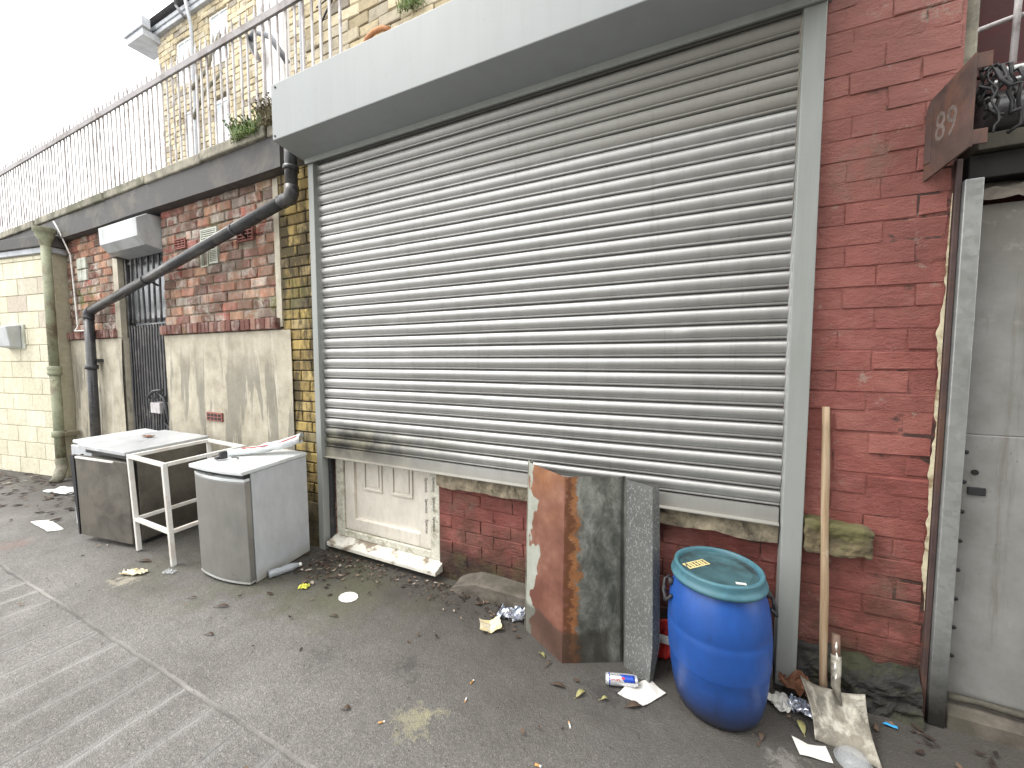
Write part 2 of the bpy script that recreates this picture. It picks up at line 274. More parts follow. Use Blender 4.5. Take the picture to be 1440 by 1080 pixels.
M = {}
def mats():
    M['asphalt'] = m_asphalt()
    M['oldbrick'] = m_brick('old_red_brick', [(0, (.13, .06, .05)), (.25, (.21, .095, .07)), (.45, (.41, .185, .12)), (.6, (.5, .29, .19)), (.75, (.34, .095, .08)), (.9, (.17, .11, .09)), (1, (.36, .3, .26))], (.24, .2, .15), soot=(.08, .066, .045), soot_amt=.55, white=.85, moss=.8)
    M['yellowbrick'] = m_brick('yellow_glazed_brick', [(0, (.22, .16, .07)), (.5, (.42, .31, .11)), (.8, (.48, .37, .17)), (1, (.17, .14, .09))], (.05, .042, .032), soot=(.035, .028, .02), soot_amt=.88, moss=.3)
    M['redpaint'] = m_redpaint('red_painted_brick'); M['redinfill'] = m_redpaint('red_painted_brick_infill')
    M['band'] = m_brick('brown_sill_brick', [(0, (.09, .04, .035)), (.5, (.17, .075, .06)), (1, (.24, .13, .1))], (.16, .13, .1), white=.3, moss=.7)
    M['render'] = m_render(); M['stone'] = m_stone()
    M['block'] = m_brick('cream_painted_block', [(0, (.60, .565, .44)), (.85, (.68, .645, .52)), (.92, (.5, .46, .39)), (1, (.48, .42, .36))], (.46, .42, .32), soot=(.35, .33, .22), soot_amt=.25, bump=.15)
    M['beam'] = plain('dark_bitumen_painted_concrete', (.06, .057, .057), .7, 0, .4, 3, .4, (.14, .13, .105), .6, True, 25)
    M['coping'] = plain('weathered_coping_stone', (.24, .225, .18), .9, 0, .5, 6, .5, (.075, .078, .045), .75, True, 30)
    M['concrete'] = plain('grimy_concrete', (.11, .095, .078), .85, 0, .45, 7, .6, (.06, .055, .04), .7, True, 30)
    M['lintel'] = plain('crumbling_sandstone_ledge', (.20, .17, .12), .95, 0, .6, 13, 1., (.06, .05, .035), .95, True, 28)
    M['mosstone'] = plain('mossy_stone', (.10, .08, .045), .95, 0, .6, 11, .9, (.095, .09, .035), .9, True, 30)
    M['shutter'] = m_shutter()
    M['guide'] = m_metalpaint('grey_powder_coated_steel', (.27, .285, .275), (.2, .21, .19), rough=.42, amt=.5)
    M['hood'] = m_metalpaint('pale_grey_coated_steel_hood', (.275, .295, .30), (.235, .25, .25), (7, 7, .5), .45, 0., .5, spots=.15)
    M['hoodgate'] = m_metalpaint('galvanised_hood', (.44, .46, .47), (.25, .255, .255), (3, 3, 1.5), .45, .3, .8)
    M['upvc'] = m_fade('dirty_white_upvc', (.66, .62, .55), (.26, .21, .13), .0, .2, .35, True, .35)
    M['foil'] = plain('peeling_film_on_upvc', (.56, .55, .47), .5, 0, .2, 40, .6, (.3, .28, .2), .8, True, 60)
    M['sill'] = plain('chipped_white_sill', (.66, .64, .57), .5, 0, .15, 12, .4, (.16, .12, .075), .9, True, 40)
    M['ink'] = plain('grey_print', (.1, .1, .095), .7)
    M['black'] = plain('black_void_paint', (.012, .011, .011), .8, world=True)
    M['pvc'] = plain('black_pvc_pipe', (.035, .036, .04), .33, 0, .2, 6, .08, (.12, .11, .1), .5, True)
    M['greenpipe'] = plain('faded_green_cast_iron', (.24, .255, .17), .65, 0, .3, 6, .3, (.13, .1, .065), .85, True)
    M['whitecable'] = plain('white_cable', (.7, .68, .66), .5)
    M['rail'] = plain('grey_lilac_painted_iron', (.5, .48, .485), .6, 0, .2, 8, .2, (.1, .07, .055), .6, True)
    M['darkrail'] = plain('grey_purple_weathered_rail', (.26, .245, .25), .6, 0, .25, 8, .2, (.1, .07, .055), .6, True)
    M['iron'] = plain('black_painted_iron', (.055, .055, .06), .45, .2, .3, 9, .2, (.2, .19, .18), .5, True)
    M['terracotta'] = plain('terracotta_vent', (.22, .08, .065), .8, 0, .3, 15, .3, world=True)
    M['ventwhite'] = plain('grey_green_plastic_vent', (.47, .49, .43), .6, 0, .2, 12, .1, (.3, .3, .22), .6, True)
    M['glass'] = plain('dusty_window_glass', (.45, .5, .54), .12, 0, .15, 3, .02, world=True)
    M['whitewood'] = plain('white_painted_window', (.75, .74, .72), .5, 0, .08, 6, .1, world=True)
    M['slate'] = plain('dark_slate_and_gutter', (.1, .1, .11), .7, 0, .3, 6, .3, world=True)
    M['cornice'] = plain('grey_painted_cornice', (.42, .44, .47), .7, 0, .2, 4, .2, world=True)
    M['rust'] = plain('rusty_steel', (.075, .045, .038), .65, .2, .4, 6, .3, (.19, .08, .045), .45, True, 50)
    M['ghost'] = plain('rubbed_pale_marks', (.125, .1, .088), .8, .1, .5, 40, .2, world=True)
    M['darkrust'] = plain('brown_painted_channel', (.07, .045, .042), .6, .1, .3, 6, .2, (.13, .06, .03), .5, True)
    M['cream'] = plain('flaking_cream_paint', (.52, .47, .33), .8, 0, .25, 22, .5, (.22, .15, .08), .9, True)
    M['galv'] = m_galv('spangled_galvanised_post', (.27, .285, .28), (.42, .435, .43), dirtz=.62)
    M['doorsheet'] = m_doorsheet()
    M['shaft'] = plain('dull_grey_roller', (.13, .13, .135), .4, .6, .4, 9, .2, (.03, .03, .03), .8, True)
    M['oldroller'] = plain('dusty_beige_channel', (.07, .065, .05), .8, .1, .4, 12, .3, (.06, .05, .04), .8, True)
    M['darkred'] = plain('dark_red_board', (.07, .022, .022), .8, 0, .3, 6, .2, world=True)
    M['fridgewhite'] = m_fade('fridge_white_enamel', (.46, .485, .51), (.3, .28, .22), -.03, .08, .34, False, .12)
    M['fridgetop'] = plain('white_laminate_top', (.60, .63, .64), .35, 0, .06, 7, .05, (.42, .42, .39), .5)
    M['silver'] = m_fade('silver_painted_door', (.27, .265, .25), (.19, .18, .155), -.02, .06, .34, False, .12)
    M['silver'].node_tree.nodes['Principled BSDF'].inputs['Metallic'].default_value = .45
    M['steel'] = plain('stained_stainless_steel', (.135, .125, .108), .38, .55, .3, 5, .06, (.22, .2, .17), .6)
    M['steeltop'] = plain('dull_steel_worktop', (.46, .475, .49), .4, .2, .12, 5, .05, (.7, .7, .7), .6)
    M['gasket'] = plain('black_rubber', (.02, .02, .022), .6)
    M['plasticdark'] = plain('dark_plastic', (.03, .03, .035), .4)
    M['whitemetal'] = plain('chipped_white_paint_steel', (.68, .67, .64), .4, 0, .06, 9, .08, (.45, .36, .27), .4)
    M['bluebarrel'] = m_fade('blue_hdpe', (.013, .07, .29), (.022, .022, .027), .02, .22, .38, False, .35)
    M['lid'] = plain('faded_teal_lid', (.045, .13, .165), .5, 0, .25, 9, .12, (.05, .14, .16), .6)
    M['lidtop'] = plain('dirty_teal_lid_top', (.028, .075, .088), .75, 0, .4, 8, .2, (.015, .02, .02), .8)
    M['sticker'] = plain('yellow_paper_sticker', (.62, .52, .24), .8, 0, .15, 30, .2)
    M['wood'] = m_wood(); M['shovelwood'] = plain('old_dark_wood', (.17, .11, .08), .8, 0, .3, 14, .3)
    M['shovel'] = plain('scuffed_dull_steel', (.17, .155, .125), .6, .25, .5, 13, .5, (.44, .42, .36), .9)
    M['whitepaintdrip'] = plain('dried_white_paint', (.78, .77, .73), .6)
    M['paper'] = plain('white_paper', (.62, .61, .58), .8, 0, .06, 15, .2, (.45, .43, .38), .5)
    M['printpaper'] = plain('greasy_printed_paper', (.58, .54, .44), .7, 0, .06, 25, .2, (.5, .42, .2), .8)
    M['foilwrap'] = plain('crinkled_foil', (.6, .62, .68), .25, .7, .25, 20, .4, (.3, .4, .55), .6)
    M['clear'] = m_clear()
    M['leafg'] = plain('olive_leaf', (.30, .30, .12), .6, 0, .3, 40, .2, (.2, .14, .06), .6)
    M['leafb'] = plain('brown_leaf', (.07, .045, .03), .8, 0, .4, 30, .3)
    M['leafd'] = m_litter()
    M['plant'] = plain('small_green_weed', (.10, .16, .035), .7, 0, .5, 30, .2, (.2, .22, .06), .6, True)
    M['dryplant'] = plain('dry_stems', (.13, .11, .06), .9, 0, .4, 30, .2, world=True)
    M['cansilver'] = plain('silver_can', (.72, .73, .76), .3, .6, .05, 10, .03)
    M['canblue'] = plain('blue_can_print', (.02, .07, .42), .3, .3, .1, 10, .02)
    M['red'] = plain('bright_red_print', (.5, .03, .025), .45, 0, .15, 20, .1)
    M['orange'] = plain('orange_filter', (.52, .27, .09), .8); M['yellow'] = plain('yellow_scrap', (.65, .65, .12), .6, 0, .15, 30)
    M['bluebit'] = plain('blue_scrap', (.04, .3, .6), .5); M['brownwrap'] = plain('brown_leather_like_wrap', (.2, .09, .05), .5, 0, .3, 15, .3)
    M['dishgrey'] = plain('grey_dish_paint', (.22, .23, .25), .5, world=True)
    M['gatepanel'] = plain('dull_grey_door_behind_gate', (.10, .10, .105), .5, 0, .25, 3, .1, world=True)
    M['gateglass'] = plain('pane_painted_reflection', (.38, .40, .42), .25, 0, .3, 2.5, .05, world=True)  # pale base colour carries the reflection of the pane

def m_doorsheet():
    n = N('grey_painted_door_sheet'); p = n.pos(); x, y, z = n.sep(p)
    c = n.ramp(n.noise(p, 2.6, 7, .65), [(.34, (.17, .17, .158)), (.5, (.235, .235, .225)), (.68, (.30, .30, .29))])
    c = n.mix(n.mr(n.noise(n.sc(p, (16, 16, 1.1)), 1., 6, .7), .54, .66, 0, .55), c, (.14, .12, .10))
    c = n.mix(n.mr(n.ma('ADD', z, n.ma('MULTIPLY', n.noise(p, 4, 5), .4)), 2.05, 2.35, 0, .6), c, (.11, .10, .085))
    c = n.mix(n.mr(n.noise(p, 32, 7, .82), .62, .69, 0, .75), c, (.08, .068, .055))
    c = n.mix(n.mr(n.noise(n.off(p, (6, 1, 1)), 7, 8, .8), .58, .68, 0, .35), c, (.42, .42, .4))
    return n.out(c, .55, .15, n.bump(n.ma('ADD', n.noise(p, 2, 2), n.ma('MULTIPLY', n.noise(p, 40, 4), .1)), .2, .02))
def m_wood():
    n = N('bare_wood_handle'); p = n.obj(); g = n.noise(n.sc(p, (40, 40, 2)), 1.5, 5)
    c = n.ramp(g, [(.3, (.24, .15, .08)), (.6, (.36, .275, .18)), (.8, (.44, .35, .245))])
    c = n.mix(n.mr(n.noise(p, 5, 6, .7), .6, .68, 0, .7), c, (.62, .55, .45))
    c = n.mix(n.mr(n.sep(p)[2], .25, .0, 0, .7), c, (.16, .09, .06))
    return n.out(c, .65, 0, n.bump(g, .25, .003))
def m_clear():
    n = N('clear_thin_plastic'); p = n.obj()
    return n.out((.6, .63, .65), .15, 0, n.bump(n.noise(p, 30, 4), .3, .004), alpha=.22)
def m_litter():
    n = N('leaf_litter'); a = n.attr()
    c = n.ramp(a[0], [(0, (.02, .015, .013)), (.45, (.05, .032, .025)), (.7, (.10, .065, .045)), (.88, (.19, .14, .1)), (1, (.38, .34, .29))])
    return n.out(c, .8, 0, None, spec=.3)
mats()

# ---------------------------------------------------------------- mesh building
class MB:
    def __init__(s): s.v = []; s.f = []; s.c = []; s.sm = []
    def vert(s, p): s.v.append(tuple(p)); return len(s.v) - 1
    def face(s, idx, col=(.5, 1, .5), smooth=False): s.f.append(tuple(idx)); s.c.append(col); s.sm.append(smooth)
    def box(s, x0, x1, y0, y1, z0, z1, col=(.5, 1, .5), mat=None):
        P = [(x0, y0, z0), (x1, y0, z0), (x1, y1, z0), (x0, y1, z0), (x0, y0, z1), (x1, y0, z1), (x1, y1, z1), (x0, y1, z1)]
        s.hexa(P, col, mat)
    def hexa(s, P, col=(.5, 1, .5), mat=None):
        if mat is not None: P = [mat @ Vector(p) for p in P]
        b = len(s.v); s.v += [tuple(p) for p in P]
        for q in ((0, 3, 2, 1), (4, 5, 6, 7), (0, 1, 5, 4), (1, 2, 6, 5), (2, 3, 7, 6), (3, 0, 4, 7)): s.face([b + i for i in q], col)
    def prism(s, poly, axis, a, b, col=(.5, 1, .5)):
        """poly: 2D points; extrude along axis from a to b. axis x: (y,z); y: (x,z); z: (x,y)"""
        def P(p, t): return {'x': (t, p[0], p[1]), 'y': (p[0], t, p[1]), 'z': (p[0], p[1], t)}[axis]
        n = len(poly); i0 = len(s.v); s.v += [P(p, a) for p in poly] + [P(p, b) for p in poly]
        s.face([i0 + i for i in range(n)][::-1], col); s.face([i0 + n + i for i in range(n)], col)
        for i in range(n): j = (i + 1) % n; s.face((i0 + i, i0 + j, i0 + n + j, i0 + n + i), col)
    def tube(s, pts, r, seg=12, caps=True, smooth=True, col=(.5, 1, .5), sq=False):
        pts = [Vector(p) for p in pts]; rs = r if isinstance(r, (list, tuple)) else [r] * len(pts)
        rings = []; up = None
        for i, p in enumerate(pts):
            t = (pts[min(i + 1, len(pts) - 1)] - pts[max(i - 1, 0)]).normalized()
            if up is None: up = t.orthogonal().normalized() if abs(t.z) < .99 else Vector((1, 0, 0))
            a = (up - t * up.dot(t)).normalized(); up = a; b = t.cross(a)
            k = []
            for j in range(seg):
                an = 2 * math.pi * (j + (.5 if sq else 0)) / seg
                k.append(s.vert(p + (a * math.cos(an) + b * math.sin(an)) * rs[i]))
            rings.append(k)
        for i in range(len(rings) - 1):
            for j in range(seg):
                q = (j + 1) % seg; s.face((rings[i][j], rings[i][q], rings[i + 1][q], rings[i + 1][j]), col, smooth)
        if caps: s.face(rings[0][::-1], col); s.face(rings[-1], col)
    def lathe(s, prof, seg=48, c=(0, 0), smooth=True, col=(.5, 1, .5), closed=False, mat=None):
        rings = []
        for (r, z) in prof:
            k = []
            for j in range(seg):
                a = 2 * math.pi * j / seg; p = Vector((c[0] + r * math.cos(a), c[1] + r * math.sin(a), z))
                k.append(s.vert(mat @ p if mat else p))
            rings.append(k)
        for i in range(len(rings) - 1):
            for j in range(seg):
                q = (j + 1) % seg; s.face((rings[i][j], rings[i][q], rings[i + 1][q], rings[i + 1][j]), col, smooth)
        if closed: s.face(rings[0][::-1], col); s.face(rings[-1], col)
    def grid(s, nx, ny, fn, smooth=True, colfn=None):
        I = [[s.vert(fn(i / nx, j / ny)) for j in range(ny + 1)] for i in range(nx + 1)]
        for i in range(nx):
            for j in range(ny):
                s.face((I[i][j], I[i + 1][j], I[i + 1][j + 1], I[i][j + 1]), [colfn(a / nx, b / ny) for a, b in ((i, j), (i + 1, j), (i + 1, j + 1), (i, j + 1))] if colfn else (.5, 1, .5), smooth)
    def brick(s, x0, x1, z0, z1, y, dep, col, b=.006, jit=.002, xf=None):
        """one brick facing -y with a worn, chamfered face"""
        j = lambda k=jit: random.uniform(-k, k)
        tilt = j(jit * 1.2)
        fr = [(x0 + b + j(), y + tilt + j(.001), z0 + b + j()), (x1 - b + j(), y + j(.001), z0 + b + j()), (x1 - b + j(), y - tilt + j(.001), z1 - b + j()), (x0 + b + j(), y + j(.001), z1 - b + j())]
        md = [(x0 + j(), y + b, z0 + j()), (x1 + j(), y + b, z0 + j()), (x1 + j(), y + b, z1 + j()), (x0 + j(), y + b, z1 + j())]
        bk = [(p[0], y + dep, p[2]) for p in md]
        P = fr + md + bk
        if xf: P = [xf(p) for p in P]
        i = len(s.v); s.v += [tuple(p) for p in P]
        s.face((i, i + 1, i + 2, i + 3), col)
        for k in range(4):
            q = (k + 1) % 4; s.face((i + 4 + k, i + 4 + q, i + q, i + k), col); s.face((i + 8 + k, i + 8 + q, i + 4 + q, i + 4 + k), col)
    def build(s, name, mat, parent=None, world=False, bevel=0., solid=0., subd=0, smooth=None):
        me = bpy.data.meshes.new(name)
        off = Vector((0, 0, 0))
        if world and parent is not None:
            o = parent
            while o: off += o.location; o = o.parent
        me.from_pydata([tuple(Vector(v) - off) for v in s.v], [], s.f)
        ca = me.color_attributes.new('Col', 'FLOAT_COLOR', 'CORNER'); buf = []
        for poly, c in zip(me.polygons, s.c):
            for q_ in range(poly.loop_total):
                cc = c[q_] if isinstance(c, list) else c; buf += [cc[0], cc[1], cc[2], 1]
        ca.data.foreach_set('color', buf)
        me.polygons.foreach_set('use_smooth', [bool(x) if smooth is None else smooth for x in s.sm])
        me.materials.append(M[mat] if isinstance(mat, str) else mat); me.update()
        o = bpy.data.objects.new(name, me); COL.objects.link(o)
        if parent is not None: o.parent = parent
        if solid: q = o.modifiers.new('s', 'SOLIDIFY'); q.thickness = solid; q.offset = 0
        if bevel: q = o.modifiers.new('b', 'BEVEL'); q.width = bevel; q.segments = 2; q.limit_method = 'ANGLE'; q.angle_limit = R(40)
        if subd: q = o.modifiers.new('u', 'SUBSURF'); q.levels = q.render_levels = subd
        return o
def tag(o, label, cat, group=None, kind=None):
    if label: o['label'] = label
    if cat: o['category'] = cat
    if group: o['group'] = group
    if kind: o['kind'] = kind
    return o
def thing(name, label, cat, loc=(0, 0, 0), rot=(0, 0, 0), group=None):
    o = bpy.data.objects.new(name, None); COL.objects.link(o); o.empty_display_size = .1
    o.location = loc; o.rotation_euler = rot; return tag(o, label, cat, group)
def text_mesh(txt, size, fn, name, mat, parent, world=False, ext=0.0008):
    cu = bpy.data.curves.new('t', 'FONT'); cu.body = txt; cu.size = size; cu.extrude = ext; cu.resolution_u = 2
    to = bpy.data.objects.new('t', cu); me0 = to.to_mesh()
    mb = MB(); mb.v = [tuple(fn(v.co)) for v in me0.vertices]
    for p in me0.polygons: mb.face(list(p.vertices))
    to.to_mesh_clear(); bpy.data.objects.remove(to); bpy.data.curves.remove(cu)
    return mb.build(name, mat, parent, world)
def part_box(name, mat, parent, b, bevel=.004, world=False, rotm=None):
    m = MB(); m.box(*b, mat=rotm); return m.build(name, mat, parent, world, bevel)

def lay_bricks(mb, x0, x1, z0, z1, y, L, H, jt, dep=.05, holes=(), bfn=None, xf=None, proud=.0, b=.006, jit=.002, wid=.004, english=False, seed=1):
    rnd = random.Random(seed); row = 0; z = z0
    while z < z1 - .01:
        ze = min(z + H, z1)
        l = L if not (english and row % 2) else (L - jt) / 2
        st = x0 - ((row % 2) * (L + jt) / 2 if not (english and row % 2) else (L + jt) * .25) - rnd.uniform(0, .01)
        x = st
        while x < x1 - .005:
            ll = l * (1 + rnd.uniform(-.04, .04)); a, e = max(x, x0), min(x + ll, x1)
            if e - a > .02:
                pcs = [(a, e)]
                for h in holes:
                    if min(ze, h[3]) - max(z, h[2]) > .3 * H: pcs = [q for (p0, p1) in pcs for q in ((p0, min(p1, h[0])), (max(p0, h[1]), p1)) if q[1] - q[0] > .012]
                for p0, p1 in pcs:
                    if bfn: b, jit = bfn((p0 + p1) / 2, z, rnd)
                    mb.brick(p0, p1, z, ze, y - proud + rnd.uniform(-wid, wid) * .6, dep, (rnd.random(), 1., rnd.random()), b, jit, xf)
            x += ll + jt
        z += H + jt; row += 1

WY = 2.25
# ---------------------------------------------------------------- setting
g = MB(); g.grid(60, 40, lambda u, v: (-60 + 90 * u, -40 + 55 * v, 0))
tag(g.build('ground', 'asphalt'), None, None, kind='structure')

# ---- unseen building added behind the camera to shade the right of the alley
op = thing('added_shade_building', 'plain dark brick building added unseen behind the camera to shade the right side', 'building', (6, -4.2, 0))
m = MB(); m.box(-.5, 16, -9, -4.23, 0, 7.5, (.5, 0, .5)); m.build('wall', 'band', op, True)
m = MB(); m.box(-.6, 16.1, -9.1, -4.1, 7.5, 7.75); m.build('parapet', 'coping', op, True, .02)

# ---- old brick wall left of the shop (both sides of the barred doorway)
bw = thing('brick_wall', 'old red brick alley wall with stained cement render below and dark beam and coping on top', 'wall', (-7.7, WY, 0))
GX0, GX1 = -6.28, -5.25
m = MB(); m.box(-7.72, GX0, WY + .012, 2.75, 1.9, 3.3, (.5, 0, .5)); m.box(GX1, -3.3, WY + .012, 2.75, 1.9, 3.3, (.5, 0, .5))
m.box(GX0, GX1, 2.43, 2.75, 2.86, 3.3, (.5, 0, .5))
V1 = [(-4.98, -4.76, 2.76, 2.87), (-4.50, -4.2, 2.53, 2.9), (-3.9, -3.64, 2.7, 2.83)]
lay_bricks(m, GX1, -3.34, 1.985, 3.2, WY, .225, .084, .011, holes=V1, seed=3, b=.009, jit=.004, wid=.009)
lay_bricks(m, -7.72, GX0 - .12, 1.985, 3.2, WY, .225, .084, .011, holes=[(-7.38, -7.1, 2.63, 2.95)], seed=5, b=.009, jit=.004, wid=.009)
m.build('brickwork', 'oldbrick', bw, True)
m = MB()
for a, e in ((GX1 - .03, -3.32), (-7.72, GX0 - .1)):
    m.box(a, e, WY - .005, 2.5, 1.885, 1.95, (.5, 0, .5)); x = a
    while x < e - .02:
        w_ = random.uniform(.055, .075); m.brick(x, min(x + w_, e), 1.88, 1.98 + random.uniform(-.004, .004), WY - .045 + random.uniform(-.006, .006), .12, (random.random(), 1, random.random()), .006, .003); x += w_ + .007
m.build('sill_band', 'band', bw, True)
m = MB()
for a, e in ((GX1 - .02, -3.17), (-7.72, GX0)):
    nx = int((e - a) / .06)
    def fn(u, v, a=a, e=e): 
        x = a + (e - a) * u; z = -.05 + 1.92 * v
        return (x, WY - .012 - .012 * mnoise.noise(Vector((x * 1.3, 0, z * 1.3))), z)
    m.grid(nx, 30, fn); m.box(a, e, WY + .012, 2.75, -.05, 1.884)
m.box(-3.36, -3.29, WY - .004, WY + .05, 1.9, 3.18)
m.box(GX0 - .12, GX0 + .004, WY - .004, WY + .05, 1.88, 3.18)
m.build('cement_render', 'render', bw, True)
m = MB()
def beamfn(x): return .012 * mnoise.noise(Vector((x * .9, 3, 1)))
xs = [-12.5 + .35 * i for i in range(27)] + [-3.12]
for a, e in zip(xs[:-1], xs[1:]):
    m.hexa([(a, 2.16 + beamfn(a), 3.2 + beamfn(a + 4)), (e, 2.16 + beamfn(e), 3.2 + beamfn(e + 4)), (e, 2.8, 3.2), (a, 2.8, 3.2), (a, 2.16 + beamfn(a), 3.46), (e, 2.16 + beamfn(e), 3.46), (e, 2.8, 3.46), (a, 2.8, 3.46)])
m.build('beam', 'beam', bw, True)
m = MB(); x = -12.5; rc = random.Random(4)
while x < -3.13:
    e = min(x + rc.uniform(.7, 1.1), -3.12); dz = rc.uniform(-.008, .008); m.box(x, e - .012, 2.135 + rc.uniform(-.01, .01), 2.85, 3.463 + dz, 3.555 + dz); x = e
m.build('coping', 'coping', bw, True, .012)
def airbrick(x0, x1, z0, z1, mat, rows, cols, parent):
    o = MB(); o.box(x0, x1, WY + .02, WY + .05, z0, z1)
    fw = .012
    o.box(x0, x1, WY - .012, WY + .02, z0, z0 + fw); o.box(x0, x1, WY - .012, WY + .02, z1 - fw, z1)
    o.box(x0, x0 + fw, WY - .012, WY + .02, z0 + fw, z1 - fw); o.box(x1 - fw, x1, WY - .012, WY + .02, z0 + fw, z1 - fw)
    for i in range(1, rows): z = z0 + (z1 - z0) * i / rows; o.box(x0 + fw, x1 - fw, WY - .008, WY + .02, z - .005, z + .005)
    for i in range(1, cols): x = x0 + (x1 - x0) * i / cols; o.box(x - .007, x + .007, WY - .006, WY + .02, z0 + fw, z1 - fw)
    return o.build('air_brick', mat, parent, True)
airbrick(-4.98, -4.77, 2.765, 2.87, 'terracotta', 4, 3, bw)['label'] = 'terracotta air brick with slots, left of the pale vent'
airbrick(-3.89, -3.65, 2.705, 2.83, 'terracotta', 4, 3, bw)['label'] = 'terracotta air brick with slots, high under the drainpipe'
airbrick(-4.5, -4.37, 2.535, 2.72, 'ventwhite', 1, 1, bw)['label'] = 'plain pale vent cover'
airbrick(-4.35, -4.21, 2.555, 2.74, 'ventwhite', 11, 1, bw)['label'] = 'pale vent cover with louvres'
airbrick(-4.49, -4.21, 2.78, 2.9, 'ventwhite', 6, 1, bw)['label'] = 'pale louvred vent above the other two'
m = MB()
for i in range(2):
    for j in range(2): m.box(-7.375 + i * .14, -7.255 + i * .14, WY - .012, WY + .05, 2.64 + j * .155, 2.78 + j * .155)
m.build('glass_block', 'ventwhite', bw, True, .008)
m = MB(); m.box(-4.5, -4.23, WY - .028, WY - .01, .985, 1.075)
m.build('air_brick', 'terracotta', bw, True, .004); m = MB()
for i in range(4):
    for j in range(2): m.box(-4.48 + i * .062, -4.435 + i * .062, WY - .0295, WY - .026, 1.0 + j * .035, 1.025 + j * .035)
m.build('air_brick_slots', 'black', bw, True)

# ---- yellow brick pier
yp = thing('brick_pier', 'soot blackened yellow brick pier between the rendered wall and the roller shutter', 'brick pier', (-3.1, WY, 0))
m = MB(); m.box(-3.3, -2.835, WY + .012, 2.75, -.05, 3.3, (.5, 0, .5))
lay_bricks(m, -3.29, -2.84, .36, 3.22, WY, .225, .079, .01, dep=.05, seed=9, b=.006, jit=.002)
m.build('brickwork', 'yellowbrick', yp, True)
m = MB(); m.grid(8, 8, lambda u, v: (-3.2 + .38 * u, WY - .035 - .03 * mnoise.noise(Vector((u * 3, 2, v * 3))) - .02 * (1 - v), -.05 + .42 * v)); m.box(-3.2, -2.83, WY - .01, WY + .03, -.05, .36)
m.build('footing_stone', 'mosstone', yp, True)

# ---- cream block wall at far left
A = Vector((-7.72, 2.09, 0)); dirv = Vector((-1.463, -.228, 0)).normalized(); nrmv = Vector((-dirv.y, dirv.x, 0))
if nrmv.y > 0: nrmv = -nrmv
blk = thing('block_wall', 'cream painted concrete block wall with a few bare patched blocks at the far left', 'wall', tuple(A))
xf = lambda p: tuple(A - dirv * p[0] * 1.0 + (-nrmv) * p[1] + Vector((0, 0, p[2])))
m = MB()
b0 = [xf(p) for p in ((-4.6, .012, -.05), (0, .012, -.05), (0, .5, -.05), (-4.6, .5, -.05), (-4.6, .012, 3.02), (0, .012, 3.02), (0, .5, 3.02), (-4.6, .5, 3.02))]
m.hexa(b0, (.5, 0, .5))
lay_bricks(m, -4.6, 0, 0, 3.0, 0, .44, .218, .009, dep=.04, seed=12, b=.004, jit=.0015, xf=xf, wid=.002)
m.build('blockwork', 'block', blk, True)
m = MB(); P = [xf(p) for p in ((-4.6, -.03, 3.02), (.06, -.03, 3.02), (.06, .5, 3.02), (-4.6, .5, 3.02), (-4.6, -.03, 3.09), (.06, -.03, 3.09), (.06, .5, 3.09), (-4.6, .5, 3.09))]
m.hexa(P); m.build('timber_fascia', 'cornice', blk, True, .004)
m = MB(); P = [xf(p) for p in ((-4.6, -.06, 3.093), (.1, -.06, 3.093), (.1, .5, 3.093), (-4.6, .5, 3.093), (-4.6, -.06, 3.24), (.1, -.06, 3.24), (.1, .5, 3.24), (-4.6, .5, 3.24))]
m.hexa(P); m.build('felt_edge', 'beam', blk, True, .01)
ex = thing('extractor_vent', 'grey extractor vent cowl on the cream block wall', 'vent', xf((-.82, 0, 1.93)))
ex.rotation_euler = (0, 0, math.atan2(-dirv.y, -dirv.x))
part_box('mounting_plate', 'ventwhite', ex, (-.2, .2, -.02, 0, -.17, .17))
m = MB(); m.prism([(-.16, .13), (-.02, .16), (-.02, -.16), (-.13, -.14)], 'x', -.17, .15); m.build('cowl', 'hoodgate', ex, False, .01)
m = MB()
for i in range(3): m.box(-.175, -.1 + i * .012, -.14, -.03, -.12 + i * .09, -.05 + i * .09)
m.build('fan_opening', 'gasket', ex)

# ---- railing above the wall
RY = 2.36
rl = thing('railing', 'grey iron railing with pointed bars standing on the coping above the alley wall', 'railing', (-7, RY, 3.55))
m = MB(); m.box(-13.2, -2.6, RY - .03, RY - .008, 4.62, 4.685); m.build('top_rail', 'darkrail', rl, True, .003)
m = MB(); m.box(-13.2, -3.0, RY - .03, RY - .008, 3.62, 3.66); m.build('bottom_rail', 'rail', rl, True, .003)
m = MB(); m.hexa([(-.011, -.008, 0), (.011, -.008, 0), (.011, .006, 0), (-.011, .006, 0), (-.010, -.008, 1.20), (.010, -.008, 1.20), (.010, .006, 1.20), (-.010, .006, 1.20)])
b = len(m.v); m.v += [(-.010, -.008, 1.20), (.010, -.008, 1.20), (.010, .006, 1.20), (-.010, .006, 1.20), (0, 0, 1.30)]
for k in range(4): m.face((b + k, b + (k + 1) % 4, b + 4))
bar0 = m.build('bar', 'rail', rl); rb = random.Random(6)
for i in range(94):
    o = bar0 if i == 0 else bar0.copy()
    if i: COL.objects.link(o); o.parent = rl
    o.location = (-2.62 - .108 * i + 7 + rb.uniform(-.006, .006), 0, rb.uniform(-.01, .01)); o.rotation_euler = (0, rb.uniform(-.008, .008), rb.uniform(-.2, .2))

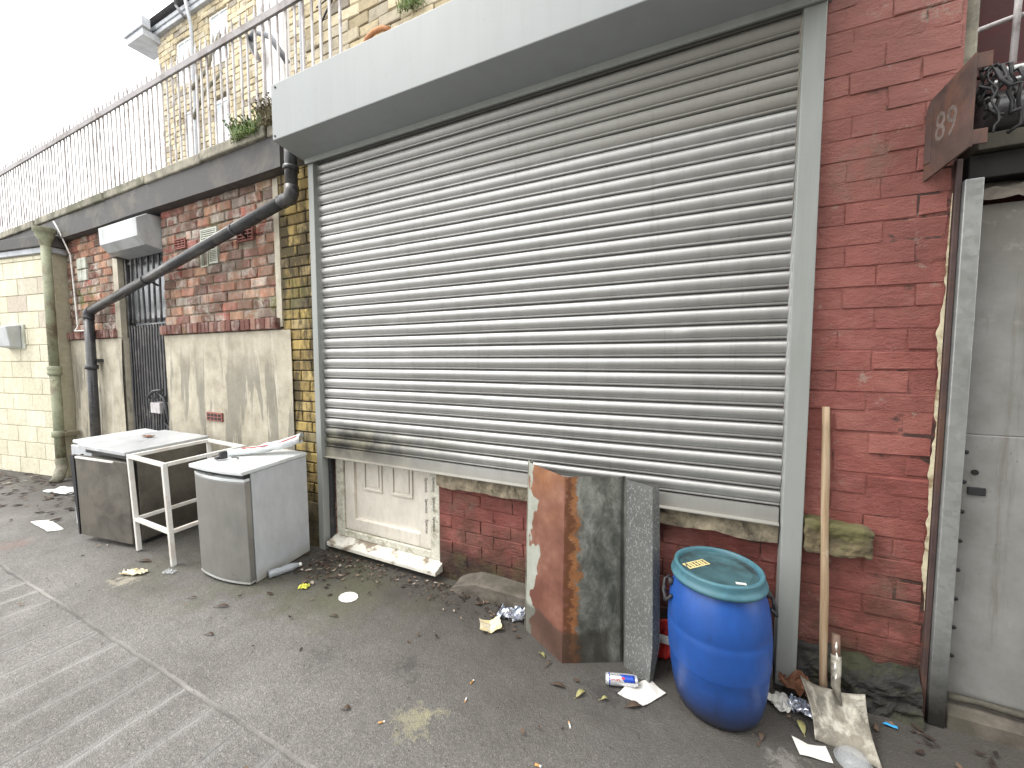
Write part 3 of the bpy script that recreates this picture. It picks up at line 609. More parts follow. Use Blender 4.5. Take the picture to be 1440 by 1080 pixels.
# ---- barred doorway, gate
gt = thing('security_gate', 'black iron barred gate with grey lock box closing the recessed doorway', 'gate', ((GX0 + GX1) / 2, 2.33, 0))
gx0, gx1 = GX0 + .019, GX1 - .019
m = MB()
for x in (gx0, gx1): m.box(x - .01, x + .01, 2.31, 2.345, 0, 2.78)
for z in (.1, .93, 1.99, 2.06, 2.75): m.box(gx0 + .018, gx1 - .018, 2.315, 2.34, z, z + .03)
m.build('gate_frame', 'iron', gt, True, .003)
nb = 15
for i in range(nb):
    x = gx0 + .05 + (gx1 - gx0 - .1) * i / (nb - 1); m = MB(); ph = random.uniform(0, 6)
    m.tube([(x + .012 * math.sin(z * 4.2 + ph), 2.303 + .006 * math.cos(z * 5 + ph), z) for z in [.02 + 2.0 * k / 16 for k in range(17)]], .009, 6); m.build('bar', 'iron', gt, True)
    if i % 2: continue
    m = MB(); m.tube([(x + .01 * math.sin(z * 4 + ph + 1), 2.30, z) for z in [2.04 + .82 * k / 8 for k in range(9)]] + [(x, 2.29, 2.9)], [.012] * 9 + [.002], 6); m.build('bar', 'iron', gt, True)
m = MB(); m.box(-5.62, -5.42, 2.22, 2.31, 1.0, 1.12); m.build('lock_box', 'rail', gt, True, .006)
m = MB(); m.tube([(-5.4, 2.27, 1.2), (-5.36, 2.24, 1.05), (-5.4, 2.26, .9), (-5.32, 2.28, .8), (-5.28, 2.24, .95), (-5.31, 2.22, 1.18), (-5.4, 2.22, 1.24), (-5.55, 2.24, 1.16), (-5.62, 2.2, 1.18), (-5.45, 2.19, 1.26), (-5.3, 2.2, 1.27)], .016, 8); m.build('chain_and_cable', 'plasticdark', gt, True)
dr = thing('recessed_door', 'dark door with upper pane painted pale like a reflection behind the bars of the gate', 'door', (-5.8, 2.5, 0))
m = MB(); m.box(GX0, GX1, 2.38, 2.42, 0, 2.0); m.build('door_panel', 'gatepanel', dr, True)
m = MB(); m.box(GX0, GX1, 2.38, 2.42, 2.004, 2.86); m.build('upper_pane', 'gateglass', dr, True)

# ---- hood over the gate
hg = thing('shutter_hood', 'small galvanised hexagonal shutter hood fixed above the barred gate', 'shutter hood', (-5.7, 2.25, 2.9))
m = MB(); m.prism([(2.30, 3.165), (2.14, 3.155), (2.05, 3.09), (2.055, 2.905), (2.12, 2.83), (2.30, 2.80)], 'x', -6.13, -5.27); m.build('casing', 'hoodgate', hg, True, .006)
m = MB(); m.prism([(2.28, 3.15), (2.16, 3.14), (2.2, 2.82), (2.28, 2.82)], 'x', -6.3, -6.15); m.build('end_flap', 'ghost', hg, True, .003)

# ---- plants on the coping
def tuft(name, loc, rr, hh, n_, mat, lab, seed):
    r = random.Random(seed); m = MB()
    for _ in range(n_):
        a = r.uniform(0, 6.28); q = rr * math.sqrt(r.random()); bx, by = loc[0] + q * math.cos(a) * 1.6, loc[1] + q * math.sin(a) * .7
        h = hh * r.uniform(.4, 1); l = r.uniform(-.6, .6) * h; l2 = r.uniform(-.6, .1) * h; w_ = r.uniform(.003, .008)
        drop = r.random() < .35
        p = [(bx, by, loc[2]), (bx + l * .4, by + l2 * .4, loc[2] + h * (.6 if not drop else .15)), (bx + l, by + l2, loc[2] + h * (1 if not drop else -.25))]
        i = [m.vert((p[0][0] - w_, p[0][1], p[0][2])), m.vert((p[0][0] + w_, p[0][1], p[0][2])), m.vert((p[1][0] + w_, p[1][1], p[1][2])), m.vert((p[1][0] - w_, p[1][1], p[1][2])), m.vert(p[2])]
        m.face((i[0], i[1], i[2], i[3])); m.face((i[3], i[2], i[4]))
        for _ in range(3):
            t = r.uniform(.4, 1); c = Vector(p[1]).lerp(Vector(p[2]), t); s_ = r.uniform(.006, .014); v = Vector((r.uniform(-1, 1), r.uniform(-1, 1), r.uniform(-1, 1))).normalized() * s_; u = v.orthogonal().normalized() * s_ * .6
            k = [m.vert(c - v), m.vert(c + u), m.vert(c + v), m.vert(c - u)]; m.face(k)
    return tag(m.build(name, mat), lab, 'plant')
tuft('weed', (-3.5, 2.15, 3.52), .12, .14, 300, 'plant', 'bright green weed growing from the coping joint near the shutter hood', 3)
tuft('weed', (-3.2, 2.2, 3.56), .11, .2, 420, 'dryplant', 'dry brownish weed tuft on the coping end beside the large shutter hood', 5)

# ---- roller shutter
CX0, CX1, ZB, ZT = -2.765, .412, .875, 3.2
sh = thing('roller_shutter', 'wide galvanised roller shutter lowered to knee height with pale grey hood', 'roller shutter', ((CX0 + CX1) / 2, WY, 0))
m = MB(); pitch = .0822; prof = []
nl = int((ZT - ZB) / pitch) + 1
shape = [(0, .006), (.02, -.006), (.09, -.0135), (.2, -.0175), (.32, -.018), (.45, -.0155), (.57, -.011), (.67, -.005), (.715, .0), (.73, .003), (.745, -.003), (.79, -.0075), (.85, -.0065), (.885, -.002), (.905, .010), (.98, .011)]
rs = random.Random(11)
for k in range(nl):
    zt = ZB + (k + 1) * pitch
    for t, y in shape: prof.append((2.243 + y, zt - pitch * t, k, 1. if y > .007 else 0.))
prof.sort(key=lambda q: q[1])
nxs = 110; rows = []; dents = [(random.Random(q).uniform(CX0, CX1), random.Random(q + 50).uniform(.95, 2.6), random.Random(q + 90).uniform(.02, .06)) for q in range(16)]
for (y, z, k, gp_) in prof:
    r = random.Random(k * 31 + 5); dz = r.uniform(-.0012, .0012); sl_ = r.uniform(-.0015, .0015)
    rw = []
    for i in range(nxs + 1):
        x = CX0 + (CX1 - CX0) * i / nxs; yy = y + .0016 * mnoise.noise(Vector((x * 2.2, k * 1.7, 0))) + .006 * mnoise.noise(Vector((x * .9, z * 1.1, 3)))
        for dx_, dz_, dr_ in dents:
            q = ((x - dx_) ** 2 * .5 + (z - dz_) ** 2) / dr_ ** 2
            if q < 4 and gp_ < .5: yy += .006 * math.exp(-q)
        rw.append(m.vert((x, yy, z + dz + sl_ * (i / nxs - .5) + .0015 * mnoise.noise(Vector((x * 1.3, k * 3.1, 7))))))
    rows.append((rw, gp_))
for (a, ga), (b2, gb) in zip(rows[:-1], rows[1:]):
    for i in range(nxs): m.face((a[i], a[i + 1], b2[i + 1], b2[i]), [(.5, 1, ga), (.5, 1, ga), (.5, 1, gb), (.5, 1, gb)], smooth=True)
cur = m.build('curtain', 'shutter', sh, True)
es = cur.modifiers.new('e', 'EDGE_SPLIT'); es.split_angle = R(38)
m = MB(); m.prism([(2.225, .80), (2.2, .795), (2.2, .80), (2.222, .806), (2.224, .876), (2.25, .876), (2.25, .80)], 'x', CX0 - .005, CX1 - .004, (.5, 1, 0)); m.build('bottom_rail', 'shutter', sh, True)
for a, e, y0 in ((-2.832, -2.77, 2.19), (.416, .5, 2.19)):
    m = MB(); m.box(a, e, y0, 2.262, 0.0 if a < 0 else 0.0, 3.235); m.build('guide_rail', 'guide', sh, True, .004)
m = MB(); m.box(-2.767, -2.745, 2.25, 2.3, 0, .9); m.build('guide_channel', 'pvc', sh, True)
HX0, HX1 = -2.87, .53
m = MB(); m.prism([(1.935, 3.235), (1.935, 3.63), (2.3, 3.63), (2.3, 3.2), (2.185, 3.2)], 'x', HX0, HX1); m.build('hood', 'hood', sh, True, .005)
m = MB(); m.box(-2.84, .505, 2.17, 2.184, 3.165, 3.235); m.build('hood_lip', 'guide', sh, True, .002)
for x, z in ((HX0 + .03, 3.26), (HX0 + .05, 3.6)): m = MB(); m.tube([(x, 1.93, z), (x, 1.937, z)], .008, 10); m.build('screw', 'gasket', sh, True)

# ---- shop front below the shutter: uPVC door, infill brick
dw = thing('upvc_door', 'dirty white panelled upvc door half hidden behind the lowered shutter', 'door', (-2.2, 2.32, 0))
def prof_frame(x0, x1, z0, z1, w_, y0, y1): return
m = MB(); m.box(-2.725, -2.64, 2.285, 2.36, .11, 1.6); m.box(-1.74, -1.655, 2.285, 2.36, .11, 1.6); m.box(-2.64, -1.74, 2.285, 2.36, .11, .165)
m.build('frame', 'foil', dw, True, .006)
m = MB(); m.box(-2.635, -2.53, 2.30, 2.35, .17, 1.6); m.box(-1.85, -1.745, 2.30, 2.35, .17, 1.6); m.box(-2.53, -1.85, 2.30, 2.35, .17, .275)
m.build('sash', 'upvc', dw, True, .006)
m = MB(); m.box(-2.53, -1.85, 2.325, 2.345, .275, 1.6); m.build('panel', 'upvc', dw, True)
for a, e in ((-2.44, -2.24), (-2.14, -1.93)):
    m = MB()
    m.box(a, e, 2.312, 2.325, .53, .55); m.box(a, a + .02, 2.312, 2.325, .55, 1.6); m.box(e - .02, e, 2.312, 2.325, .55, 1.6); m.box(a + .035, e - .035, 2.317, 2.325, .565, 1.6)
    m.build('panel_moulding', 'upvc', dw, True, .004)
m = MB(); m.prism([(2.19, .045), (2.19, .075), (2.30, .112), (2.36, .112), (2.36, .03)], 'x', -2.745, -1.63); m.build('sill', 'sill', dw, True, .004)
for k, (x, z) in enumerate(((-1.795, .60), (-1.795, .44), (-1.795, .28), (-1.715, .62), (-1.715, .47), (-1.715, .32))):
    fy = 2.2985 if k < 3 else 2.2835
    text_mesh('Spectus', .036, lambda v, x=x, z=z, fy=fy: (x + v.y, fy, z + .12 - v.x), 'print', 'ink', dw, True, .0004)
rv = thing('door_jamb', 'dark ragged brick jamb between shutter rail and upvc door', 'wall', (-2.75, 2.3, 0))
m = MB(); m.box(-2.765, -2.728, 2.3, 2.7, 0, 1.6, (.2, 0, .5)); lay_bricks(m, -2.765, -2.732, .02, 1.5, 2.292, .1, .065, .01, seed=8); m.build('brickwork', 'band', rv, True)

inf = thing('brick_infill', 'red painted brick infill under the shutter with a crumbling sandstone ledge', 'wall', (-.6, 2.28, 0))
m = MB(); m.box(-1.652, .43, 2.279, 2.6, -.05, .9, (.5, 0, .5)); lay_bricks(m, -1.65, .42, .11, .69, 2.275, .23, .088, .005, seed=21, wid=.003, bfn=lambda x, z, q: ((.006, .005) if q.random() < .4 else (.0015, .003)))
m.build('brickwork', 'redinfill', inf, True)
m = MB(); rr = random.Random(5)
def ledge(x0, x1, y0, z0, z1, sd):
    n_ = int((x1 - x0) / .03)
    for i in range(n_):
        a, e = x0 + (x1 - x0) * i / n_, x0 + (x1 - x0) * (i + 1) / n_
        f = lambda x: .022 * mnoise.noise(Vector((x * 5, sd, 0))) + .008 * mnoise.noise(Vector((x * 19, sd, 0)))
        m.hexa([(a, y0 + f(a + 3), z0 + f(a)), (e, y0 + f(e + 3), z0 + f(e)), (e, 2.4, z0 + f(e)), (a, 2.4, z0 + f(a)), (a, y0 + f(a + 7), z1), (e, y0 + f(e + 7), z1), (e, 2.4, z1), (a, 2.4, z1)])
ledge(-1.64, .41, 2.225, .70, .79, 1); m.build('stone_ledge', 'lintel', inf, True)
m = MB()
def ftf(u, v):
    x = -1.5 + 1.9 * u; q = mnoise.noise(Vector((x * 3, v, 3))) * .5 + mnoise.noise(Vector((x * 11, v * 4, 5))) * .25 + mnoise.noise(Vector((x * 34, v * 9, 5))) * .1
    ramp = min(1, u * 9) ** .5
    if v < .55: return (x, 2.165 - .018 * q - .012 * (1 - v), -.02 + (.12 * ramp + .018 * q) * v / .55)
    t = (v - .55) / .45; return (x, 2.165 + .11 * t - .018 * q * (1 - t), -.02 + (.12 * ramp + .018 * q) + .02 * t * t)
m.grid(110, 14, ftf, smooth=False)
m.build('concrete_footing', 'concrete', inf, True)

# ---- red painted pier on the right
rp = thing('brick_pier', 'tall red painted brick pier between the roller shutter and the steel door', 'brick pier', (.72, WY, 0))
m = MB(); m.box(.47, .968, WY + .0025, 2.9, -.05, 4.6, (.5, 0, .5)); lay_bricks(m, .502, .955, .24, 4.58, WY, .235, .0885, .0055, seed=33, wid=.003, bfn=lambda x, z, q: ((.007, .0045) if (x > .78 and q.random() < .5) or q.random() < .1 else (.0012, .003)))
m.build('brickwork', 'redpaint', rp, True)
m = MB()
def pf(u, v):
    w_ = mnoise.noise(Vector((u * 3.1, v * 2.4, 1))) * .5 + mnoise.noise(Vector((u * 11, v * 9, 4))) * .22 + mnoise.noise(Vector((u * 31, v * 19, 8))) * .08
    return (.502 + .453 * u, WY - .004 - .10 * (1 - v) ** .8 * (.7 + w_) - .012 * w_, -.02 + (.245 + .05 * mnoise.noise(Vector((u * 5, 2, 7)))) * v)
m.grid(44, 26, pf, smooth=False)
m.build('footing_stone', plain('black_mossy_footing', (.016, .015, .0135), .8, 0, .5, 8, .8, (.04, .043, .016), .7, True, 30), rp, True)
m = MB()
n_ = 8
def stf(u, v): return (.505 + .255 * u, 0, .69 + .155 * v)
m.hexa([(.515, 2.175, .70), (.755, 2.185, .705), (.77, 2.27, .70), (.505, 2.27, .69), (.505, 2.19, .85), (.765, 2.195, .83), (.765, 2.27, .85), (.505, 2.27, .855)])
so_ = m.build('projecting_stone', 'mosstone', rp, True, .012)
q = so_.modifiers.new('u', 'SUBSURF'); q.subdivision_type = 'SIMPLE'; q.levels = q.render_levels = 4
tx = bpy.data.textures.new('rough', 'CLOUDS'); tx.noise_scale = .06; q = so_.modifiers.new('d', 'DISPLACE'); q.texture = tx; q.strength = .03; q.mid_level = .5
m = MB(); rr = random.Random(8); zs = [.5 + .012 * k for k in range(150)]
def cw(z): return max(0., .010 + .016 * mnoise.noise(Vector((z * 5, 0, 2))) + .010 * mnoise.noise(Vector((z * 23, 0, 5)))) * min(1, (z - .5) * 6) * min(1, (2.3 - z) * 2)
L1 = [m.vert((.958 - cw(z) - .0004, WY - .0068, z)) for z in zs]; L2 = [m.vert((.9585, WY - .0068, z)) for z in zs]
for k in range(len(zs) - 1): m.face((L1[k], L2[k], L2[k + 1], L1[k + 1]))
m.build('flaked_paint_edge', 'cream', rp, True, 0, .002)

# ---- door frame and steel door at right
fr = thing('door_post', 'brown channel and galvanised post framing the steel door', 'door frame', (1.0, WY, 0))
m = MB(); m.box(.962, .981, 2.236, 2.4, 0, 2.42); m.build('brown_channel', 'darkrust', fr, True, .003)
m = MB(); m.box(.984, 1.04, 2.222, 2.26, .0, 2.33); m.build('galvanised_post', 'galv', fr, True, .003)
sd = thing('steel_door', 'grey riveted sheet steel door with small dark lock slot', 'door', (1.5, 2.3, 0))
m = MB(); m.box(1.03, 2.6, 2.29, 2.33, .13, 1.285); m.build('lower_sheet', 'doorsheet', sd, True, .003)
m = MB(); m.box(1.03, 2.6, 2.297, 2.33, 1.288, 2.24); m.build('upper_sheet', 'doorsheet', sd, True, .002)
m = MB()
for x, z in [(1.075, .3 + .13 * i) for i in range(8)] + [(1.065, 1.36 + .15 * i) for i in range(6)] + [(1.25 + .2 * i, 1.262) for i in range(5)]:
    yy = 2.289 if z < 1.286 else 2.296
    m.lathe([(.0095, 0), (.008, .003), (.002, .005)], 8, mat=Matrix.Translation((x, yy, z)) @ Matrix.Rotation(R(90), 4, 'X'), closed=True)
m.build('rivets', 'gasket', sd, True)
m = MB(); m.box(1.085, 1.14, 2.281, 2.291, 1.028, 1.062); m.build('lock_slot', 'gasket', sd, True, .003)
m = MB(); m.lathe([(.012, 0), (.012, .004)], 14, mat=Matrix.Translation((1.105, 2.291, 1.125)) @ Matrix.Rotation(R(90), 4, 'X'), closed=True); m.build('keyhole', 'black', sd, True)
m = MB(); m.tube([(1.048 + .1 * i, 2.262 + .004 * math.sin(i * 2.1), .128 + .004 * math.sin(i * 1.3)) for i in range(16)], .014, 8); m.build('bottom_lip', 'oldroller', sd, True)
st = MB(); st.prism([(2.23, -.02), (2.235, .06), (2.255, .1), (2.6, .112), (2.6, -.02)], 'x', 1.05, 3.2); tag(st.build('door_step', 'concrete', None, False, .008), 'worn concrete step under the steel door', 'step')

# ---- over the steel door
ov = thing('roller_mechanism', 'blackened old roller tube and channels above the steel door', 'shutter roller', (1.6, 2.35, 2.5))
m = MB(); m.tube([(1.06, 2.36, 2.62), (3.2, 2.36, 2.62)], .085, 24); m.build('roller', 'shaft', ov, True)
m = MB(); m.tube([(1.06, 2.25, 2.735), (3.2, 2.25, 2.735)], .014, 8); m.tube([(1.06, 2.26, 2.70), (3.2, 2.26, 2.70)], .011, 8); m.build('tension_rods', 'galv', ov, True)
m = MB(); m.box(1.05, 3.2, 2.30, 2.5, 2.465, 2.53); m.build('channel', 'oldroller', ov, True, .004)
m = MB(); m.box(1.04, 3.2, 2.33, 2.55, 2.36, 2.46); m.build('lintel', 'black', ov, True, .004)
m = MB(); m.grid(60, 8, lambda u, v: (1.05 + 2.1 * u, 2.27 + .16 * v + .02 * mnoise.noise(Vector((u * 30, v * 4, 0))), 2.255 + .1 * math.sin(v * 1.5) + .035 * mnoise.noise(Vector((u * 38, v * 6, 2)))))
m.build('rubble', 'concrete', ov, True)
m = MB(); m.box(.97, 3.4, 2.52, 2.6, 2.2, 3.6); tag(m.build('back_board', 'darkred', ov, True), None, None)
gw = thing('window_grille', 'bent iron window bars above the old roller at the top right', 'window bars', (1.3, 2.4, 2.9))
m = MB(); m.tube([(1.13, 2.3, 2.76), (1.135, 2.3, 3.1), (1.16, 2.3, 3.7)], .011, 8); m.build('bar', 'rail', gw, True)
m = MB(); m.tube([(1.3, 2.3, 2.74), (1.3, 2.3, 3.7)], .011, 8); m.build('bar', 'rail', gw, True)
m = MB(); m.tube([(.98, 2.31, 2.9), (1.03, 2.31, 2.95), (1.12, 2.31, 2.965), (1.4, 2.31, 2.975), (2.2, 2.31, 2.97)], .009, 8); m.build('bar', 'rail', gw, True)
m = MB(); m.box(.98, 2.4, 2.27, 2.30, 2.745, 2.768); m.build('bottom_bar', 'darkred', gw, True, .003)
ws = thing('window_jamb', 'grey stone window jamb beside the red pier at the top right', 'wall', (1.0, 2.3, 2.8))
m = MB(); m.box(.972, 1.03, 2.3, 2.5, 2.7, 4.5); m.build('stone', 'coping', ws, True, .01)
eb = thing('end_plate', 'rusty brown steel end plate with rubbed pale marks jutting out beside the steel door', 'metal plate', (.9, 2.2, 2.5))
poly = [(2.246, 2.352), (2.246, 2.645), (2.236, 2.672), (2.10, 2.748), (2.10, 2.41)]
# the plate stands askew: it swings to the right as it comes forward
def shx(mb): mb.v = [(x + (2.246 - y) * .46, y, z) for x, y, z in mb.v]
m = MB(); m.prism(poly, 'x', .866, .874)
shx(m); m.build('plate', 'rust', eb, True)
m = MB(); m.box(.875, .915, 2.10, 2.106, 2.69, 2.745); shx(m); m.build('tab', 'rust', eb, True, .002)
m = MB(); m.box(.875, .915, 2.10, 2.106, 2.415, 2.47); shx(m); m.build('tab', 'rust', eb, True, .002)
m = MB(); m.box(.862, .8655, 2.222, 2.244, 2.42, 2.64); shx(m); m.build('edge_strip', 'darkrust', eb, True)
text_mesh('89', .15, lambda v: (.8655 - v.z + (2.246 - (2.215 - v.x * .5)) * .46, 2.215 - v.x * .5, 2.49 + v.y * 1.1), 'rubbed_marks', 'ghost', eb, True, .0004)
cb = thing('cable_tangle', 'tangle of black cables hanging by the rusty end plate', 'cables', (1.02, 2.2, 2.6))
m = MB(); rc = random.Random(3)
for k in range(11):
    p = Vector((1.02 + rc.uniform(-.02, .05), 2.17, 2.72)); pts = [p]
    for j in range(9): p = p + Vector((rc.uniform(-.03, .03), rc.uniform(-.02, .02), rc.uniform(-.05, .012))); p.x = min(1.1, max(.98, p.x)); pts.append(p.copy())
    m.tube(pts, rc.uniform(.003, .0075), 7)
m.build('cables', 'gasket', cb, True)

# ---- drainpipes
bp = thing('drainpipe', 'black plastic drainpipe running diagonally down across the brick wall', 'drainpipe', (-3, 2.14, 0))
Y = 2.15
P0, P1, P2, P3 = (-2.975, Y, 3.45), (-2.975, Y, 2.93), (-6.83, Y, 2.2), (-6.87, Y, .02)
def lerp(a, b, t): return tuple(a[i] + (b[i] - a[i]) * t for i in range(3))
m = MB(); m.tube([P0, lerp(P0, P1, .9)], .047, 20); m.build('upper_pipe', 'pvc', bp, True)
m = MB(); m.tube([lerp(P0, P1, .84), lerp(P0, P1, .94), (-3.0, Y, 2.915), lerp(P1, P2, .02), lerp(P1, P2, .035)], .053, 20); m.build('elbow', 'pvc', bp, True)
m = MB(); m.tube([lerp(P1, P2, .03), lerp(P1, P2, .985)], .047, 20); m.build('diagonal_pipe', 'pvc', bp, True)
m = MB(); m.tube([lerp(P1, P2, .975), P2, lerp(P2, P3, .02), lerp(P2, P3, .04)], .053, 20); m.build('elbow', 'pvc', bp, True)
m = MB(); m.tube([lerp(P2, P3, .02), P3], .047, 20); m.build('lower_pipe', 'pvc', bp, True)
for t in (.2, .62):
    m = MB(); c = lerp(P1, P2, t); c2 = lerp(P1, P2, t + .008); m.tube([c, c2], .053, 20); m.tube([c, (c[0], WY, c[2] - .05)], .012, 8); m.build('bracket', 'pvc', bp, True)
m = MB(); m.tube([(-2.975, Y, 3.13), (-2.975, Y, 3.165)], .059, 20); m.build('collar', 'pvc', bp, True)
m = MB(); m.tube([lerp(P2, P3, .30), lerp(P2, P3, .325)], .062, 20); m.box(-6.95, -6.76, Y + .03, WY, 1.58, 1.62); m.build('bracket', 'pvc', bp, True)
m = MB(); m.tube([lerp(P2, P3, .745), lerp(P2, P3, .765)], .056, 20); m.build('tape_band', 'whitecable', bp, True)
gp = thing('drainpipe', 'faded green cast iron drainpipe with hopper at the end of the cream block wall', 'drainpipe', (-7.62, 2.04, 0))
GX, GY = -7.60, 2.04
m = MB(); m.tube([(GX, GY, .22), (GX, GY, 1.45)], .05, 16); m.build('lower_pipe', 'greenpipe', gp, True)
m = MB(); m.tube([(GX, GY, 1.5), (GX, GY, 3.12)], .047, 16); m.build('upper_pipe', 'greenpipe', gp, True)
m = MB(); m.lathe([(.05, 1.4), (.066, 1.41), (.066, 1.45), (.06, 1.46), (.066, 1.48), (.066, 1.51), (.05, 1.53)], 20, (GX, GY)); m.build('collar', 'greenpipe', gp, True)
m = MB(); m.lathe([(.05, 3.08), (.06, 3.14), (.085, 3.2), (.09, 3.24), (.105, 3.25), (.105, 3.3)], 20, (GX, GY)); m.build('hopper', 'greenpipe', gp, True)
m = MB(); m.tube([(GX, GY, .3), (GX + .02, GY, .18), (GX + .08, GY - .06, .05), (GX + .1, GY - .1, 0)], .058, 14); m.build('shoe', 'coping', gp, True)
m = MB(); m.lathe([(.05, .58), (.07, .59), (.07, .66), (.05, .67)], 16, (GX, GY)); m.box(GX - .1, GX + .1, GY + .03, 2.2, .6, .65); m.build('bracket', 'greenpipe', gp, True)
wc = thing('wall_cable', 'thin white cable running down the old brick wall beside the green pipe', 'cable', (-7.4, 2.2, 2))
m = MB(); m.tube([(-7.62, 2.13, 3.42), (-7.52, 2.14, 3.3), (-7.50, 2.225, 3.0), (-7.47, 2.23, 2.5), (-7.44, 2.23, 2.05), (-7.4, 2.19, 1.99), (-7.2, 2.19, 1.985), (-6.98, 2.19, 1.99), (-6.96, 2.22, 1.7), (-6.94, 2.22, .9), (-6.93, 2.22, .3)], .009, 6); m.build('cable', 'whitecable', wc, True)

# ---- sandstone building behind
def stone_face(mb, x0, x1, z0, z1, y, L, H, jt, holes, seed, dep=.12): lay_bricks(mb, x0, x1, z0, z1, y, L, H, jt, dep=dep, holes=holes, seed=seed, b=.012, jit=.008, wid=.02)
HY = 8.0
hb = thing('sandstone_building', 'tall buff sandstone building with white sash windows beyond the railing', 'building', (-14, HY, 0))
wins = [(-16.75, -15.95, 6.6, 8.6 + 1.9), (-14.95, -13.95, 6.6, 10.35), (-17.05, -16.1, 11.35, 12.95), (-15.0, -13.9, 11.5, 13.15), (-12.5, -11.3, 11.6, 13.4), (-12.6, -11.6, 6.6, 9.7)]
m = MB(); m.box(-18.2, -5, HY + .13, HY + 8, 0, 13.6, (.5, 0, .5)); stone_face(m, -18.2, -5.6, 5.4, 13.55, HY, .42, .17, .018, wins, 41)
m.build('wall', 'stone', hb, True)
for i, (a, e, z0, z1) in enumerate(wins):
    m = MB(); y0 = HY + .06
    m.box(a, e, y0, y0 + .06, z1 - .1, z1); m.box(a, e, y0, y0 + .06, z0, z0 + .1); m.box(a, a + .1, y0, y0 + .06, z0 + .1, z1 - .1); m.box(e - .1, e, y0, y0 + .06, z0 + .1, z1 - .1)
    mid = (z0 + z1) / 2; m.box(a + .1, e - .1, y0 + .01, y0 + .05, mid - .05, mid + .05); m.box((a + e) / 2 - .03, (a + e) / 2 + .03, y0 + .012, y0 + .045, z0 + .1, z1 - .1)
    wf = m.build('window', 'whitewood', hb, True)
    m = MB(); m.box(a + .1, e - .1, y0 + .02, y0 + .03, z0 + .1, z1 - .1); m.build('pane', 'glass', wf, True)
m = MB(); m.box(-19.0, -5, HY - .16, HY + .3, 13.6, 13.75); m.box(-18.6, -5, HY - .12, HY + .2, 13.45, 13.6); m.build('cornice', 'cornice', hb, True, .02)
m = MB(); m.box(-19.3, -17.9, HY - .55, HY - .3, 13.45, 13.8); m.box(-19.2, -18.0, HY - .5, HY + .3, 13.2, 13.45); m.build('corner_cornice', 'cornice', hb, True, .02)
m = MB(); m.prism([(HY - .3, 13.85), (HY + 4, 16.2), (HY + 8, 13.85)], 'x', -18.8, -5); m.build('roof', 'slate', hb, True)
for x, zt in ((-15.75, 13.9), (-10.3, 13.6)):
    m = MB(); m.tube([(x, HY - .1, 4), (x, HY - .1, 12.6), (x + .1, HY - .16, 12.9), (x + .05, HY - .3, zt)], .055, 10); m.build('downpipe', 'cornice', hb, True)
m = MB(); m.tube([(-15.75, HY - .18, 10.9), (-14.9, HY - .18, 11.2), (-14.0, HY - .18, 12.1)], .06, 8); m.tube([(-15.75, HY - .18, 9.9), (-15.0, HY - .18, 10.6), (-14.0, HY - .18, 10.9)], .05, 8); m.build('waste_pipe', 'coping', hb, True)
m = MB(); m.tube([(-16.0, HY - .4, 13.5), (-15.95, HY - .45, 14.8), (-15.9, HY - .5, 16)], .05, 8); m.tube([(-16.0, HY - .4, 13.5), (-15.6, HY - .35, 13.0)], .045, 8); m.build('aerial_pole', 'slate', hb, True)

wb = thing('stone_rear_wall', 'pale squared sandstone wall rising directly behind the shutter hood', 'wall', (-4, 4.5, 0))
m = MB(); m.box(-5.75, 3.5, 4.53, 5.4, 3, 9.5, (.5, 0, .5)); stone_face(m, -5.78, 3.5, 3.6, 9.5, 4.5, .38, .165, .01, [], 51)
m.build('stonework', 'stone', wb, True)
m = MB(); m.tube([(-5.4, 4.48, 6.55), (-5.35, 4.46, 6.85), (-5.1, 4.46, 7.1), (-4.75, 4.46, 7.15)], .015, 6); m.tube([(-5.45, 4.46, 7.1), (-5.1, 4.45, 7.14), (-4.7, 4.46, 7.12)], .01, 6); m.build('cable', 'gasket', wb, True)
pot = MB(); pot.tube([(-4.46, 4.46, 6.2), (-4.4, 4.44, 6.27), (-4.26, 4.43, 6.31), (-4.1, 4.43, 6.31), (-3.98, 4.44, 6.26)], .035, 10); pot.build('terracotta_rim', plain('orange_clay', (.5, .24, .12), .8, world=True), wb, True)
ap = thing('white_post', 'wide white panelled post standing beyond the railing', 'post', (-4.6, 3.3, 3.5))
m = MB(); m.box(-4.83, -4.50, 3.2, 3.3, 3.5, 9.0); m.build('panel', 'whitewood', ap, True, .01)
m = MB(); m.box(-4.85, -4.83, 3.18, 3.32, 3.5, 9.0); m.build('edge_trim', 'rail', ap, True)
sdsh = thing('satellite_dish', 'grey satellite dish on a curved arm fixed to the white post', 'satellite dish', (-4.8, 3.1, 5.3))
m = MB(); m.tube([(-4.85, 3.05, 5.42), (-4.7, 3.0, 5.42), (-4.5, 3.05, 5.33), (-4.4, 3.18, 5.1)], .035, 8); m.build('arm', 'dishgrey', sdsh, True)
m = MB(); m.lathe([(.0, 0), (.07, .01), (.13, .04), (.135, .045), (.13, .05), (.0, .015)], 20, mat=Matrix.Translation((-4.88, 3.05, 5.32)) @ Matrix.Rotation(R(70), 4, 'Y') @ Matrix.Rotation(R(-30), 4, 'X')); m.build('dish', 'dishgrey', sdsh, True)
tuft('weed', (-3.6, 4.42, 6.4), .12, .25, 120, 'plant', 'green weed rooted in the pale stone wall above the shutter hood', 15)
tuft('weed', (-2.5, 4.42, 6.55), .12, .2, 100, 'plant', 'second weed higher on the pale stone wall near the top edge of the photo', 17)

